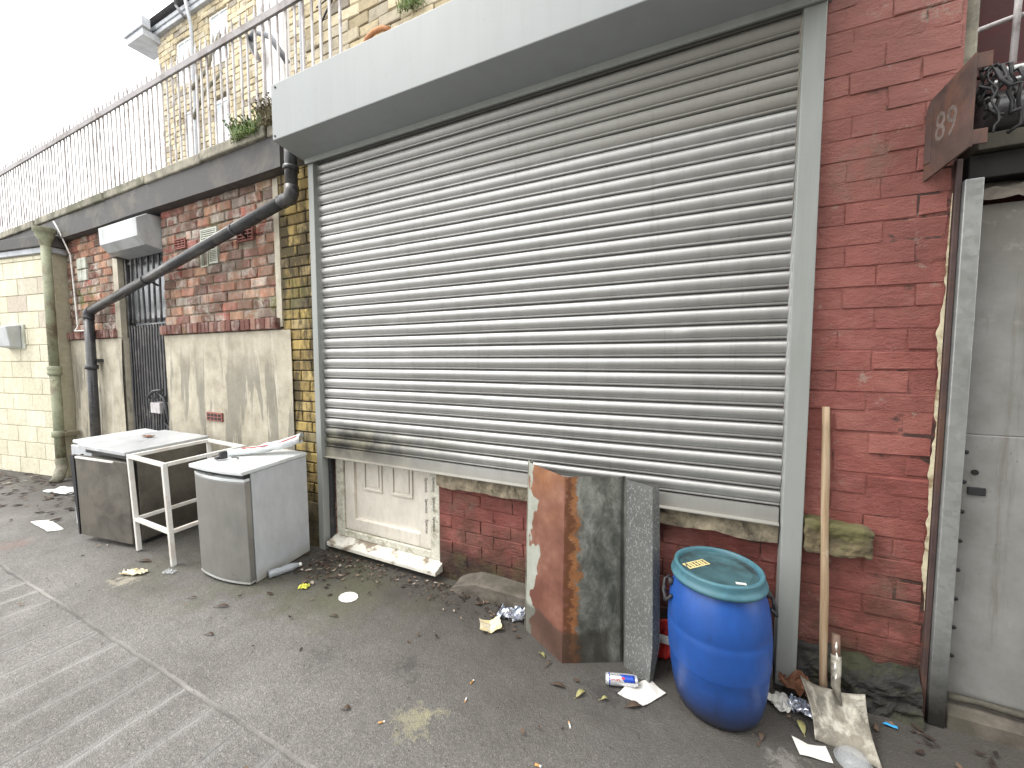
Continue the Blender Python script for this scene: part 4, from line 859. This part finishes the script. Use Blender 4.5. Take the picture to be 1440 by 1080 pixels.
# ---------------------------------------------------------------- fridges and frame
f1 = thing('fridge', 'white undercounter fridge with silver door standing nearest the shutter', 'fridge', (-3.302, 1.553, .012), (R(2.2), R(1.7), R(5.8)))
w_, dp, h_ = .513, .51, .845
m = MB(); m.box(0, w_, .045, dp, .0, h_ - .03); m.build('cabinet', 'fridgewhite', f1, False, .006)
m = MB(); m.prism([(-.012, -.03), (w_ * .3, -.045), (w_ * .7, -.045), (w_ + .008, -.025), (w_ + .008, dp), (-.012, dp)], 'z', h_ - .028, h_); m.build('worktop', 'fridgetop', f1, False, .006)
m = MB(); nn = 14; poly = [(w_ * i / nn, -.035 * math.sin(math.pi * i / nn) ** .8 - .002) for i in range(nn + 1)] + [(w_, .038), (0, .038)]
m.prism(poly, 'z', .03, h_ - .085); m.build('door', 'silver', f1, False, .004)
m = MB(); poly = [(.002 + (w_ - .004) * i / nn, -.038 * math.sin(math.pi * i / nn) ** .8 - .003) for i in range(nn + 1)] + [(w_ - .002, .036), (.002, .036)]
m.prism(poly, 'z', h_ - .082, h_ - .062); hd = m.build('handle', 'fridgetop', f1, False, .003)
m = MB(); m.box(.01, w_ - .01, .0, .044, h_ - .061, h_ - .03); m.build('grip_recess', 'gasket', f1)
m = MB(); m.box(.17, .23, -.03, -.028, h_ - .057, h_ - .045); m.build('badge', 'ink', f1)
m = MB(); poly = [(w_ * i / nn, -.036 * math.sin(math.pi * i / nn) ** .8 - .004) for i in range(nn + 1)] + [(w_, .038), (0, .038)]
m.prism(poly, 'z', .018, .029); m.build('door_trim', 'fridgewhite', f1)
for x in (.05, w_ - .05): m = MB(); m.tube([(x, .08, -.015), (x, .08, .0)], .018, 10); m.build('foot', 'gasket', f1)

f2 = thing('fridge', 'stainless steel undercounter fridge with dull grey worktop and dented door ajar', 'fridge', (-4.9, 1.449, .03), (R(1.5), R(2.0), R(6.6)))
w_, dp, h_ = .64, .62, .835
m = MB(); m.box(.0, w_, .06, dp, .03, h_ - .035); m.build('cabinet', 'steel', f2, False, .005)
m = MB(); m.box(-.01, w_ + .004, -.02, dp + .02, h_ - .032, h_); m.build('worktop', 'steeltop', f2, False, .004)
m = MB(); m.box(.01, w_ - .01, .02, .058, h_ - .08, h_ - .034); m.build('control_strip', 'plasticdark', f2, False, .003)
dm = Matrix.Translation((w_, .05, 0)) @ Matrix.Rotation(R(4), 4, 'Z') @ Matrix.Translation((-w_, -.05, 0))
m = MB(); m.box(.012, w_, -.01, .03, .03, h_ - .09, mat=dm); m.build('door', 'steel', f2, False, .006)
m = MB(); m.box(.001, .011, .031, .05, .03, h_ - .09, mat=dm); m.hexa([(-.012, -.012, .03), (-.001, -.012, .03), (-.001, .02, .03), (-.012, .02, .03), (-.055, -.012, h_ - .09), (-.001, -.012, h_ - .09), (-.001, .02, h_ - .09), (-.055, .02, h_ - .09)], mat=dm); m.box(.02, w_ - .02, .031, .044, .04, h_ - .1, mat=dm); m.build('door_seal', 'gasket', f2)
m = MB(); m.box(.03, w_ - .15, -.022, -.006, h_ - .108, h_ - .092, mat=dm); m.build('handle', 'whitemetal', f2, False, .003)
m = MB(); m.box(.03, w_ - .03, .09, dp - .02, -.02, .03); m.build('plinth', 'gasket', f2)

f3 = thing('fridge', 'white fridge standing behind the stainless steel one with only its top and side showing', 'fridge', (-5.28, 1.5, 0), (R(1.5), R(3.5), R(6)))
m = MB(); m.box(0, .52, .03, .55, .015, .83); m.build('cabinet', 'fridgewhite', f3, False, .006)
m = MB(); m.box(-.006, .53, .0, .56, .832, .862); m.build('worktop', 'fridgetop', f3, False, .006)
m = MB(); m.box(0, .52, -.015, .027, .05, .82); m.build('door', 'fridgewhite', f3, False, .006)
m = MB(); m.box(.03, .48, .02, .5, 0, .015); m.build('plinth', 'gasket', f3)

ff = thing('metal_frame', 'empty white painted steel frame stand between the two front fridges', 'frame stand', (-4.182, 1.505, .0), (R(2.3), R(1.2), 0))
w_, dp, h_, t = .57, .6, .835, .015
for x in (t, w_ - t):
    for y in (t, dp - t):
        m = MB(); m.box(x - t, x + t, y - t, y + t, 0.01 if y < .3 else -.01, h_ - .03); m.build('leg', 'whitemetal', ff, False, .002)
for z in (h_ - .03, .27):
    for (a, e, c, d_) in ((0, w_, 0, 2 * t), (0, w_, dp - 2 * t, dp)):
        m = MB(); m.box(a, e, c + .001, d_ - .001, z, z + .028) if z > .5 else m.box(a + 2 * t, e - 2 * t, c + .001, d_ - .001, z, z + .028); m.build('rail', 'whitemetal', ff, False, .002)
    for x in (0, w_ - 2 * t):
        m = MB(); m.box(x + .001, x + 2 * t - .001, 2 * t, dp - 2 * t, z, z + .028); m.build('rail', 'whitemetal', ff, False, .002)

# things on the silver-door fridge
cp = thing('rolled_plastic_bag', 'rolled translucent plastic sheet with red print on the silver fridge top', 'plastic bag', (-3.25, 1.72, .86), (0, 0, R(38)))
m = MB(); m.grid(30, 14, lambda u, v: (.02 + .52 * u, (.03 + .035 * u) * math.cos(v * 5.6) + .012 * mnoise.noise(Vector((u * 9, v * 5, 0))), .03 + .09 * u * u + (.022 + .02 * u) * math.sin(v * 5.6) + .012 * mnoise.noise(Vector((u * 9, v * 5, 3)))))
m.build('sheet', plain('milky_film', (.62, .66, .68), .25, 0, .2, 14, .4, (.75, .77, .78), .8), cp, False, 0, .0015)
m = MB(); m.grid(20, 1, lambda u, v: (.12 + .4 * u, -.028 - .03 * u + .012 * v, .06 + .085 * u * u + .004 * v)); m.build('red_print', 'red', cp, False, 0, .001)
m = MB(); m.box(.07, .1, -.05, .0, .0, .055); m.box(.05, .085, -.07, -.04, 0, .02)
tag(m.build('plastic_clip', 'plasticdark', None, False, .005), 'small black plastic clip on the silver fridge top', 'clip').location = (-3.24, 1.68, .866)
m = MB(); m.tube([(0.02 * math.cos(a * .7), .02 * math.sin(a * .7), .004 + .002 * a) for a in range(8)], .004, 6)
tag(m.build('broken_ring', 'plasticdark'), 'broken dark plastic ring lying on the silver fridge top', 'broken plastic').location = (-3.05, 1.68, .868)
m = MB(); m.grid(8, 6, lambda u, v: (.1 * u, .06 * v, .008 + .012 * mnoise.noise(Vector((u * 5, v * 5, 0))))); 
o = tag(m.build('crumpled_wrapper', 'brownwrap', None, False, 0, .001), 'crumpled brown wrapper lying on the steel fridge worktop', 'wrapper'); o.location = (-4.75, 1.8, .872)

# ---------------------------------------------------------------- folded metal sheet
ms = thing('folded_metal_sheet', 'tall folded metal sheet, rusty brown and zinc grey, leaning on the shutter', 'metal sheet', (-.58, 1.87, 0))
bot = [(-.283, .17, 0), (-.27, .155, -.0), (0, 0, 0), (.275, .135, .0), (.29, .155, 0), (.30, .150, 0), (.445, .075, .0), (.475, .105, .0)]
us = [0, .02, .345, .70, .725, .735, .96, 1.]
H_ = .965
def shf(u, v):
    u2 = u * (len(bot) - 1); i = min(int(u2), len(bot) - 2); f = u2 - i
    p = [bot[i][k] + (bot[i + 1][k] - bot[i][k]) * f for k in range(3)]
    z = H_ * v; x = p[0] - .03 * v; y = p[1] + .12 * v
    if i >= 5:  # third panel bows and its outer corner curls
        z = z * .985; y += .025 * math.sin(v * 3.14) * ((u2 - 5) / 2) - .03 * (1 - v) ** 4; x -= .03 * (1 - min(1, v * 6)) * (u2 - 5) / 2
    if i < 2: z = z * (1. - .0 * f) + .012 * (2 - u2) * v
    y += .004 * mnoise.noise(Vector((u * 9, v * 4, 0)))
    return (x, y, z)
NU = 7 * 6
def ucol(u, v):
    u2 = u * (len(bot) - 1); i = min(int(u2), len(bot) - 2); f = u2 - i; return (us[i] + (us[i + 1] - us[i]) * f, 0, 0)
M['sheet'] = m_rustplate()
m = MB(); m.grid(NU, 40, shf, smooth=False, colfn=ucol)
m.build('sheet', 'sheet', ms, False, 0, .003)
# folded return along the left edge
m = MB(); m.hexa([(-.289, .172, 0), (-.283, .163, 0), (-.270, .21, 0), (-.276, .215, 0), (-.319, .292, .975), (-.313, .283, .975), (-.30, .33, .975), (-.306, .335, .975)]); m.build('edge_return', 'coping', ms)

# ---------------------------------------------------------------- blue barrel
bb = thing('blue_barrel', 'blue plastic barrel with teal lid standing before the right shutter rail', 'barrel', (.152, 1.97, 0), (R(-.5), R(-1.5), R(8)))
BS = .9
prof = [(0, .004), (.158, .004), (.172, .012), (.183, .04), (.194, .10), (.204, .18), (.2085, .255), (.2115, .262), (.2125, .268), (.2155, .34), (.216, .40), (.215, .43), (.212, .44), (.214, .45), (.210, .52), (.201, .58), (.190, .62), (.182, .645), (.178, .66), (.178, .70), (.165, .70)]
prof = [(r_, z * BS) for r_, z in prof]
m = MB(); m.lathe(prof, 72); m.build('body', 'bluebarrel', bb)
lt_ = Matrix.Translation((0, 0, .665 * BS)) @ Matrix.Rotation(R(1.5), 4, 'Y')
m = MB(); m.lathe([(.180, -.006), (.197, -.004), (.200, .004), (.198, .012), (.191, .018), (.186, .03), (.187, .045), (.186, .052), (.180, .056), (.173, .055), (.168, .048), (.166, .036)], 72, mat=lt_); m.build('lid_rim', 'lid', bb)
m = MB(); m.lathe([(.167, .037), (.16, .033), (.14, .033), (.136, .037), (.132, .033), (.0, .033)], 72, mat=lt_); m.build('lid_top', 'lidtop', bb)
stt = Matrix.Translation((-.085, .02, .6345)) @ Matrix.Rotation(R(1.5), 4, 'Y') @ Matrix.Rotation(R(38), 4, 'Z')
m = MB(); m.box(-.065, .06, -.024, .024, 0, .0012, mat=stt); sk = m.build('sticker', 'sticker', bb)
m = MB(); rk = random.Random(2)
for i in range(6):
    for sgn in ((-1, 1) if i % 3 != 1 else (0,)):
        x = -.052 + i * .019; a = .005 * sgn; t_ = .0045; m.hexa([(x - a, -.018, .0013), (x + t_ - a, -.018, .0013), (x + t_ + a, .018, .0013), (x + a, .018, .0013), (x - a, -.018, .002 + .0002 * sgn), (x + t_ - a, -.018, .002 + .0002 * sgn), (x + t_ + a, .018, .002 + .0002 * sgn), (x + a, .018, .002 + .0002 * sgn)], mat=stt)
m.build('lettering', 'gasket', sk)
for s in (-1, 1):
    m = MB(); x = s * .2; zz = -.055
    m.tube([(x, .05, .545), (x + s * .025, .045, .53), (x + s * .035, .0, .495), (x + s * .025, -.045, .475), (x, -.05, .505)], .008, 8)
    m.tube([(x - s * .01, .0, .545), (x + s * .012, .0, .545)], .018, 10)
    m.tube([(x + s * .03, .02, .52), (x + s * .03, -.02, .455)], .008, 8); m.build('handle', 'gasket', bb)
m = MB(); m.box(.05, .09, -.12, -.105, .633, .636); m.build('paper_scrap', 'paper', bb)
bk = tag(MB().build('x', 'paper'), None, None); bpy.data.objects.remove(bk)
cr_ = thing('snack_packet', 'crumpled red snack packet wedged between metal sheet and blue barrel', 'packet', (-.1, 2.12, 0))
m = MB(); m.grid(10, 14, lambda u, v: (-.05 + .1 * u, .03 * v + .03 * mnoise.noise(Vector((u * 4, v * 4, 0))), .01 + .2 * v + .01 * mnoise.noise(Vector((u * 4, v * 4, 9))))); m.build('film', 'red', cr_, False, 0, .001)
m = MB(); m.grid(10, 2, lambda u, v: (-.05 + .1 * u, -.012 + .02 * v, .1 + .035 * v)); m.build('white_stripe', 'paper', cr_, False, 0, .001)

# ---------------------------------------------------------------- pole and shovel
def P2V(p): return Vector(p)
top, bt = Vector((.575, 2.235, 1.385)), Vector((.592, 2.13, .03))
L_ = (top - bt).length; qd = (top - bt).to_track_quat('Z', 'Y')
pl = bpy.data.meshes.new('p'); bpy.data.meshes.remove(pl)
m = MB(); m.tube([(0.0015 * math.sin(k * .9), 0.0015 * math.cos(k * .7), L_ * k / 14) for k in range(15)], [.0155 - .0008 * math.sin(k) for k in range(15)], 14)
po = tag(m.build('wooden_pole', 'wood'), 'long bare wooden pole leaning upright against the red pier', 'pole'); po.location = bt; po.rotation_euler = qd.to_euler()

sv = thing('shovel', 'short broken shovel with scuffed steel blade resting against the red pier', 'shovel', (.6, 2.0, 0))
# blade: top left, top right, bottom left, bottom right measured on the ground and wall
TL, TR, BL, BR = Vector((.475, 2.075, .155)), Vector((.722, 2.125, .115)), Vector((.507, 1.93, .012)), Vector((.712, 1.892, .008))
nb_ = (TR - TL).cross(BL - TL).normalized()
if nb_.y > 0: nb_ = -nb_
def bld(u, v):
    p = TL.lerp(TR, u).lerp(BL.lerp(BR, u), v)
    s = (abs(u - .5) * 2)
    p = p + nb_ * (.03 * s ** 3 * (1 - v * .6)) - nb_ * .012 * (1 - s * s) 
    p += (BL - TL) * (.07 * (1 - s ** 2) * (1 - v)) + (TR - TL) * (-.05 * (u - .5) * 2 * math.sin(v * 3.14))
    p += (BL - TL).normalized() * (.012 * s * v)
    if v < .35: p = p - nb_ * .02 * math.exp(-((u - .5) / .09) ** 2) * -1 * (1 - v / .35)
    return tuple(p - sv.location)
m = MB(); m.grid(24, 24, bld); m.build('blade', 'shovel', sv, False, 0, .003)
s0 = TL.lerp(TR, .58) + (BL - TL) * .32 + nb_ * .012; s1 = Vector((.632, 2.13, .2)); s2 = Vector((.636, 2.17, .34))
m = MB(); m.tube([tuple(s0 - sv.location), tuple(TL.lerp(TR, .6) + nb_ * .008 - sv.location), tuple(s1 - sv.location), tuple(s1.lerp(s2, .4) - sv.location)], [.006, .017, .019, .020], 14); m.build('socket', 'shovel', sv)
m = MB(); m.tube([tuple(s1.lerp(s2, .35) - sv.location), tuple(s2 - sv.location)], [.017, .016], 12); m.build('handle_stub', 'shovelwood', sv)
m = MB(); rk = random.Random(9)
for k in range(5):
    c = s1.lerp(s2, -.5 + .3 * k) + Vector((-.004 + rk.uniform(-.004, .004), -.0195, 0)) - sv.location
    m.tube([tuple(c + Vector((0, 0, -.015))), tuple(c), tuple(c + Vector((rk.uniform(-.003, .003), .002, .022)))], [.002, .005, .0015], 6)
m.build('paint_drips', 'whitepaintdrip', sv)

# ---------------------------------------------------------------- litter
def crumple(name, mat, loc, sx, sy, amp, lab, cat, rz=0., seed=0, up=.0, fr=5., nx=16, fold=0.):
    def fn(u, v):
        x, y = (u - .5) * sx, (v - .5) * sy
        z = .004 + amp * (.5 + mnoise.noise(Vector((u * fr + seed, v * fr, seed)))) + up * u * v + fold * abs(u - .5)
        return (x + amp * .6 * mnoise.noise(Vector((u * fr, v * fr, seed + 5))), y + amp * .6 * mnoise.noise(Vector((u * fr, v * fr, seed + 9))), z)
    m = MB(); m.grid(nx, nx, fn, smooth=False); o = m.build(name, mat, None, False, 0, .0012); o.location = loc; o.rotation_euler = (0, 0, R(rz)); return tag(o, lab, cat)
crumple('greasy_paper', 'printpaper', (-1.05, 1.945, .0), .125, .1, .012, 'greasy printed paper wrap lying open in the alley left of the rusty sheet', 'paper', 35, 1, .0, 3, fold=.05)
crumple('foil_wrapper', 'foilwrap', (-.975, 2.09, .0), .16, .10, .045, 'crinkled silver foil wrapper against the wall beside the rusty sheet', 'wrapper', 10, 2, fr=7)
crumple('crushed_carton', 'paper', (.425, 2.06, .0), .10, .08, .035, 'crushed white carton beside the foot of the blue barrel', 'carton', 40, 3, fr=4)
crumple('torn_wrapper', 'foilwrap', (.495, 2.06, .01), .09, .08, .03, 'torn black and white wrapper left of the shovel blade', 'wrapper', -20, 4, fr=9)
crumple('brown_packet', 'brownwrap', (.5, 2.155, .02), .12, .09, .08, 'crumpled brown packet tucked behind the shovel blade', 'packet', 10, 6, fr=4)
crumple('white_sack', 'paper', (-9.45, 1.95, .0), .42, .3, .2, 'slumped white sack at the foot of the cream block wall', 'sack', 0, 7, fr=3, nx=22)
crumple('plastic_sheet', 'fridgetop', (-6.9, 1.87, .0), .42, .2, .03, 'flattened white plastic sheet on the ground by the green pipe', 'plastic sheet', 10, 8, fr=3)
crumple('cardboard_scrap', 'printpaper', (-3.75, 1.33, .0), .17, .07, .03, 'torn pale cardboard scrap in front of the white frame stand', 'cardboard', 25, 9, fr=4)
crumple('yellow_scrap', 'yellow', (-2.43, 1.75, .0), .06, .05, .02, 'bright yellow torn scrap near the foot of the silver fridge', 'scrap', 20, 10, fr=6)
crumple('clear_scrap', 'clear', (-3.52, 1.45, .0), .09, .05, .02, 'clear plastic scrap by the foot of the white frame stand', 'scrap', 20, 11, fr=6)
# white folded napkin under the can
def flat(name, mat, pts, lab, cat, th=.0015, z=.004, bend=.01, seed=0):
    bmx = bmesh.new(); vs = [bmx.verts.new((x, y, z)) for x, y in pts]; f = bmx.faces.new(vs)
    bmesh.ops.subdivide_edges(bmx, edges=bmx.edges[:], cuts=5, use_grid_fill=True); bmesh.ops.triangulate(bmx, faces=bmx.faces[:])
    c = sum((Vector((x, y, 0)) for x, y in pts), Vector()) / len(pts)
    for v in bmx.verts: v.co.z += bend * (.5 + mnoise.noise(Vector((v.co.x * 14 + seed, v.co.y * 14, 0))))
    for v in bmx.verts: v.co -= c
    me = bpy.data.meshes.new(name); bmx.to_mesh(me); bmx.free(); me.materials.append(M[mat]); o = bpy.data.objects.new(name, me); COL.objects.link(o); o.location = c
    q = o.modifiers.new('s', 'SOLIDIFY'); q.thickness = th; return tag(o, lab, cat)
flat('napkin', 'paper', [(-.28, 1.80), (-.16, 1.775), (-.07, 1.895), (-.14, 1.945), (-.23, 1.88)], 'folded white napkin under the end of the drinks can', 'napkin', .003, .004, .012)
flat('paper_note', 'paper', [(.427, 1.897), (.479, 1.880), (.545, 1.905), (.552, 1.834), (.44, 1.818)][::-1], 'creased white paper sheet lying in front of the shovel', 'paper', .001, .003, .006, 4)
flat('blue_scrap', 'bluebit', [(.80, 2.13), (.85, 2.125), (.855, 2.14), (.82, 2.145)], 'tiny bright blue scrap to the right of the shovel', 'scrap')
flat('plastic_disc', 'paper', [(-2.06 + .07 * math.cos(a * .5236), 1.8 + .055 * math.sin(a * .5236)) for a in range(12)], 'white oval plastic lid lying in the alley in front of the door', 'lid', .004, .004, .004, 2)
flat('white_strip', 'paper', [(-5.9, 1.35), (-5.4, 1.33), (-5.35, 1.42), (-5.8, 1.45)], 'flat white card lying left of the fridges', 'card', .003, .004, .012, 3)
# clear dome lid
m = MB(); m.lathe([(.062, .002), (.058, .004), (.055, .008), (.05, .022), (.036, .034), (.012, .04), (.0, .04)], 32)
o = tag(m.build('dome_lid', 'clear', None, False, 0, .0008), 'clear plastic dome lid by the tip of the shovel', 'lid'); o.location = (.625, 1.875, .0); o.rotation_euler = (R(6), R(-5), 0)
# drinks can, lying
cn = thing('drinks_can', 'blue and silver energy drink can lying on its side by the napkin', 'can', (-.345, 1.838, .0275), (0, R(90), R(18)))
cl, crd = .152, .0263
m = MB(); m.lathe([(.0, .004), (.018, .004), (.021, 0), (.0245, .006), (crd, .012), (crd, cl - .014), (.0225, cl - .004), (.0235, cl), (.021, cl), (.02, cl - .005), (0, cl - .005)], 40); m.build('body', 'cansilver', cn)
def patch(z0, z1, a0, a1, r, mat, nm, slant=0.):
    m = MB(); m.grid(16, 6, lambda u, v: (r * math.cos(a0 + (a1 - a0) * u), r * math.sin(a0 + (a1 - a0) * u), z0 + (z1 - z0) * v + slant * (u - .5) * (1 - v))); m.build(nm, mat, cn, False, 0, .0003)
A0 = math.pi * 1.22
patch(.076, cl - .014, A0 - .75, A0 + .55, crd + .0003, 'canblue', 'blue_panel', .02)
patch(.076, cl - .014, A0 + 2.2, A0 + 3.6, crd + .0003, 'canblue', 'blue_panel', .02)
patch(.014, .02, 0, 6.283, crd + .0003, 'canblue', 'base_ring')
patch(.073, .09, A0 - .2, A0 + .12, crd + .0007, 'red', 'emblem')
text_mesh('Red Bull', .013, lambda v: ((crd + .0008 + v.z) * math.cos(A0 + .1 + v.y / crd), (crd + .0008 + v.z) * math.sin(A0 + .1 + v.y / crd), .024 + v.x), 'lettering', 'red', cn, False, .0002)
text_mesh('ENERGY DRINK', .008, lambda v: ((crd + .0008 + v.z) * math.cos(A0 - .6 + v.y / crd), (crd + .0008 + v.z) * math.sin(A0 - .6 + v.y / crd), .022 + v.x), 'lettering', 'ink', cn, False, .0002)
# crushed clear bottle by the fridge
pb = thing('plastic_bottle', 'crushed clear plastic bottle lying beside the silver fridge', 'bottle', (-2.775, 1.72, .03), (0, R(90), R(68)))
m = MB(); m.lathe([(.0, 0), (.026, .0), (.03, .01), (.028, .04), (.031, .05), (.027, .08), (.031, .1), (.028, .13), (.03, .15), (.02, .185), (.011, .2), (.011, .215)], 18)
m.v = [(x * (1 + .25 * mnoise.noise(Vector((x * 30, y * 30, z * 20)))), y * (1 + .25 * mnoise.noise(Vector((x * 30, y * 30, z * 20 + 9)))), z) for x, y, z in m.v]
m.build('body', plain('cloudy_clear_plastic', (.62, .66, .7), .15, 0, .2, 12, .6, trans=.6), pb, False, 0, .001); m = MB(); m.tube([(0, 0, .2), (0, 0, .218)], .014, 12); m.build('cap', 'whitewood', pb)
# cigarette ends, twigs
def butt(loc, rz, lab, l=.024, r=.0038, white=False):
    t = thing('cigarette_end', lab, 'cigarette end', (loc[0], loc[1], .005), (0, R(90), R(rz)), 'cigarette ends on the asphalt')
    m = MB(); m.tube([(0, 0, 0), (0, 0, l * (.85 if not white else .3))], r, 8); m.build('filter', 'orange', t); m = MB(); m.tube([(0, 0, l * (.85 if not white else .3)), (0, 0, l + .004)], r * .95, 8); m.build('paper_end', 'paper', t)
butt((-1.21, 1.2), 40, 'orange cigarette end left of the yellowish dried stain'); butt((-.95, 1.55), 80, 'pale orange cigarette end in the middle of the asphalt', .022)
butt((-.52, 1.33), 5, 'orange cigarette end at the bottom edge of the photo', .022, .0045); butt((-.92, 1.45), 100, 'white cigarette end near the middle of the asphalt', .02, .004, True)
butt((-.45, 1.56), -60, 'white bent cigarette end in front of the can', .026, .004, True)
def leaf(loc, l, w_, rz, mat, lab, ry=0., group=None, name='leaf'):
    m = MB(); n = 8
    for k in range(n + 1):
        t = k / n; hw = w_ / 2 * math.sin(math.pi * min(1, t * .96 + .02)) ** .8; z = .003 + .012 * math.sin(t * 3)
        m.vert(((t - .5) * l, -hw, z + hw * .35)); m.vert(((t - .5) * l, 0, z)); m.vert(((t - .5) * l, hw, z + hw * .35))
    for k in range(n):
        for j in range(2): a = k * 3 + j; m.face((a, a + 3, a + 4, a + 1), smooth=True)
    m.tube([(-.5 * l - .012, 0, .004), (-.5 * l + .004, 0, .004)], .0012, 5)
    o = tag(m.build(name, mat, None, False, 0, .0008), lab, 'leaf', group); o.location = (loc[0], loc[1], .001 + ry); o.rotation_euler = (0, 0, R(rz)); return o
G = 'fallen leaves lying on the asphalt'
leaf((-.44, 1.72), .06, .024, 60, 'leafg', 'olive green leaf lying left of the drinks can', 0, G)
leaf((.475, 1.965), .07, .028, 95, 'leafg', 'pale olive leaf standing out between carton and shovel', 0, G)
leaf((-.33, 1.74), .035, .015, 30, 'leafg', 'small olive leaf just in front of the drinks can', 0, G)
leaf((-.69, 1.87), .04, .018, -30, 'leafg', 'green leaf at the lower corner of the rusty sheet', 0, G)
leaf((-1.05, 2.02), .06, .02, 100, 'leafg', 'yellowish leaf behind the greasy paper', 0, G)
leaf((-1.22, 2.1), .05, .022, 10, 'leafb', 'tan leaf near the wall left of the foil wrapper', 0, G)
leaf((.31, 1.84), .045, .02, 80, 'leafb', 'brown leaf against the bottom of the blue barrel', 0, G)
leaf((-1.98, 1.62), .055, .014, 15, 'leafb', 'thin dark leaf just below the white oval lid', 0, G)
leaf((-1.39, 1.19), .035, .02, 30, 'leafb', 'curled dark leaf left of the dried stain', 0, G)
leaf((-.55, 1.72), .07, .02, 5, 'leafb', 'dark shrivelled leaf in front of the folded sheet', 0, G)
leaf((-.64, 1.83), .05, .012, 75, 'leafb', 'dark upright leaf close to the sheet fold', 0, G)
leaf((-.2, 1.76), .07, .03, 30, 'leafb', 'black wet leaf below the napkin', 0, G)
leaf((-3.0, 1.35), .05, .012, 35, 'leafb', 'dark twig like leaf in front of the silver fridge', 0, G)
leaf((-2.72, 1.38), .09, .02, 30, 'leafb', 'long dark leaf strip before the silver fridge door', 0, G)
leaf((-2.5, 1.2), .05, .014, 20, 'leafb', 'narrow dark leaf out on the open asphalt', 0, G)
leaf((-3.9, 1.45), .12, .03, 20, 'leafb', 'pale brown strip of leaf before the steel fridge', 0, G)
def litter(name, n_, fx, lab, seed, smin=.006, smax=.03):
    r = random.Random(seed); m = MB()
    for _ in range(n_):
        x, y = fx(r); s = r.uniform(smin, smax); a = r.uniform(0, 6.28); c = (r.random() ** 1.3, 0, 0); z = .003 + r.random() * .012
        t1, t2 = r.uniform(-.4, .4), r.uniform(-.4, .4); ca, sa = math.cos(a), math.sin(a); ids = []
        for (px, py) in ((-1, 0), (-.3, -.45), (.5, -.35), (1, .05), (.4, .4), (-.4, .35)):
            px *= s * .6; py *= s * .6; ids.append(m.vert((x + px * ca - py * sa, y + px * sa + py * ca, z + abs(px * t1 + py * t2) + r.uniform(0, .004))))
        m.face(ids, c)
    return tag(m.build(name, 'leafd', None, False, 0, .0008), lab, 'leaf litter', None, 'stuff')
litter('leaf_litter', 420, lambda r: (r.uniform(-2.75, -.9), 2.2 - abs(r.gauss(0, .1))), 'dark leaf litter and crumbs gathered along the foot of the wall below the door', 1)
litter('leaf_litter', 110, lambda r: (r.gauss(-2.5, .13), r.gauss(1.98, .12)), 'leaf litter heap in the corner by the silver fridge', 2, .01, .045)
litter('gravel_crumbs', 900, lambda r: (r.uniform(-4.5, 1.2), r.uniform(.6, 2.1)), 'tiny crumbs and chips scattered over the asphalt', 3, .002, .008)
litter('leaf_litter', 160, lambda r: (r.uniform(-9.3, -5.6), 1.95 - abs(r.gauss(0, .3))), 'dark debris along the foot of the cream block wall', 4, .02, .09)
litter('leaf_litter', 70, lambda r: (r.uniform(-.5, 1.3), 2.18 - abs(r.gauss(0, .08))), 'wet black debris under the metal sheet and behind the shovel', 6, .008, .04)
litter('leaf_litter', 60, lambda r: (r.uniform(-4.6, .3), 1.95 - r.random() ** 1.6 * 1.2), 'sparse dark leaf fragments scattered across the open asphalt', 8, .008, .032)
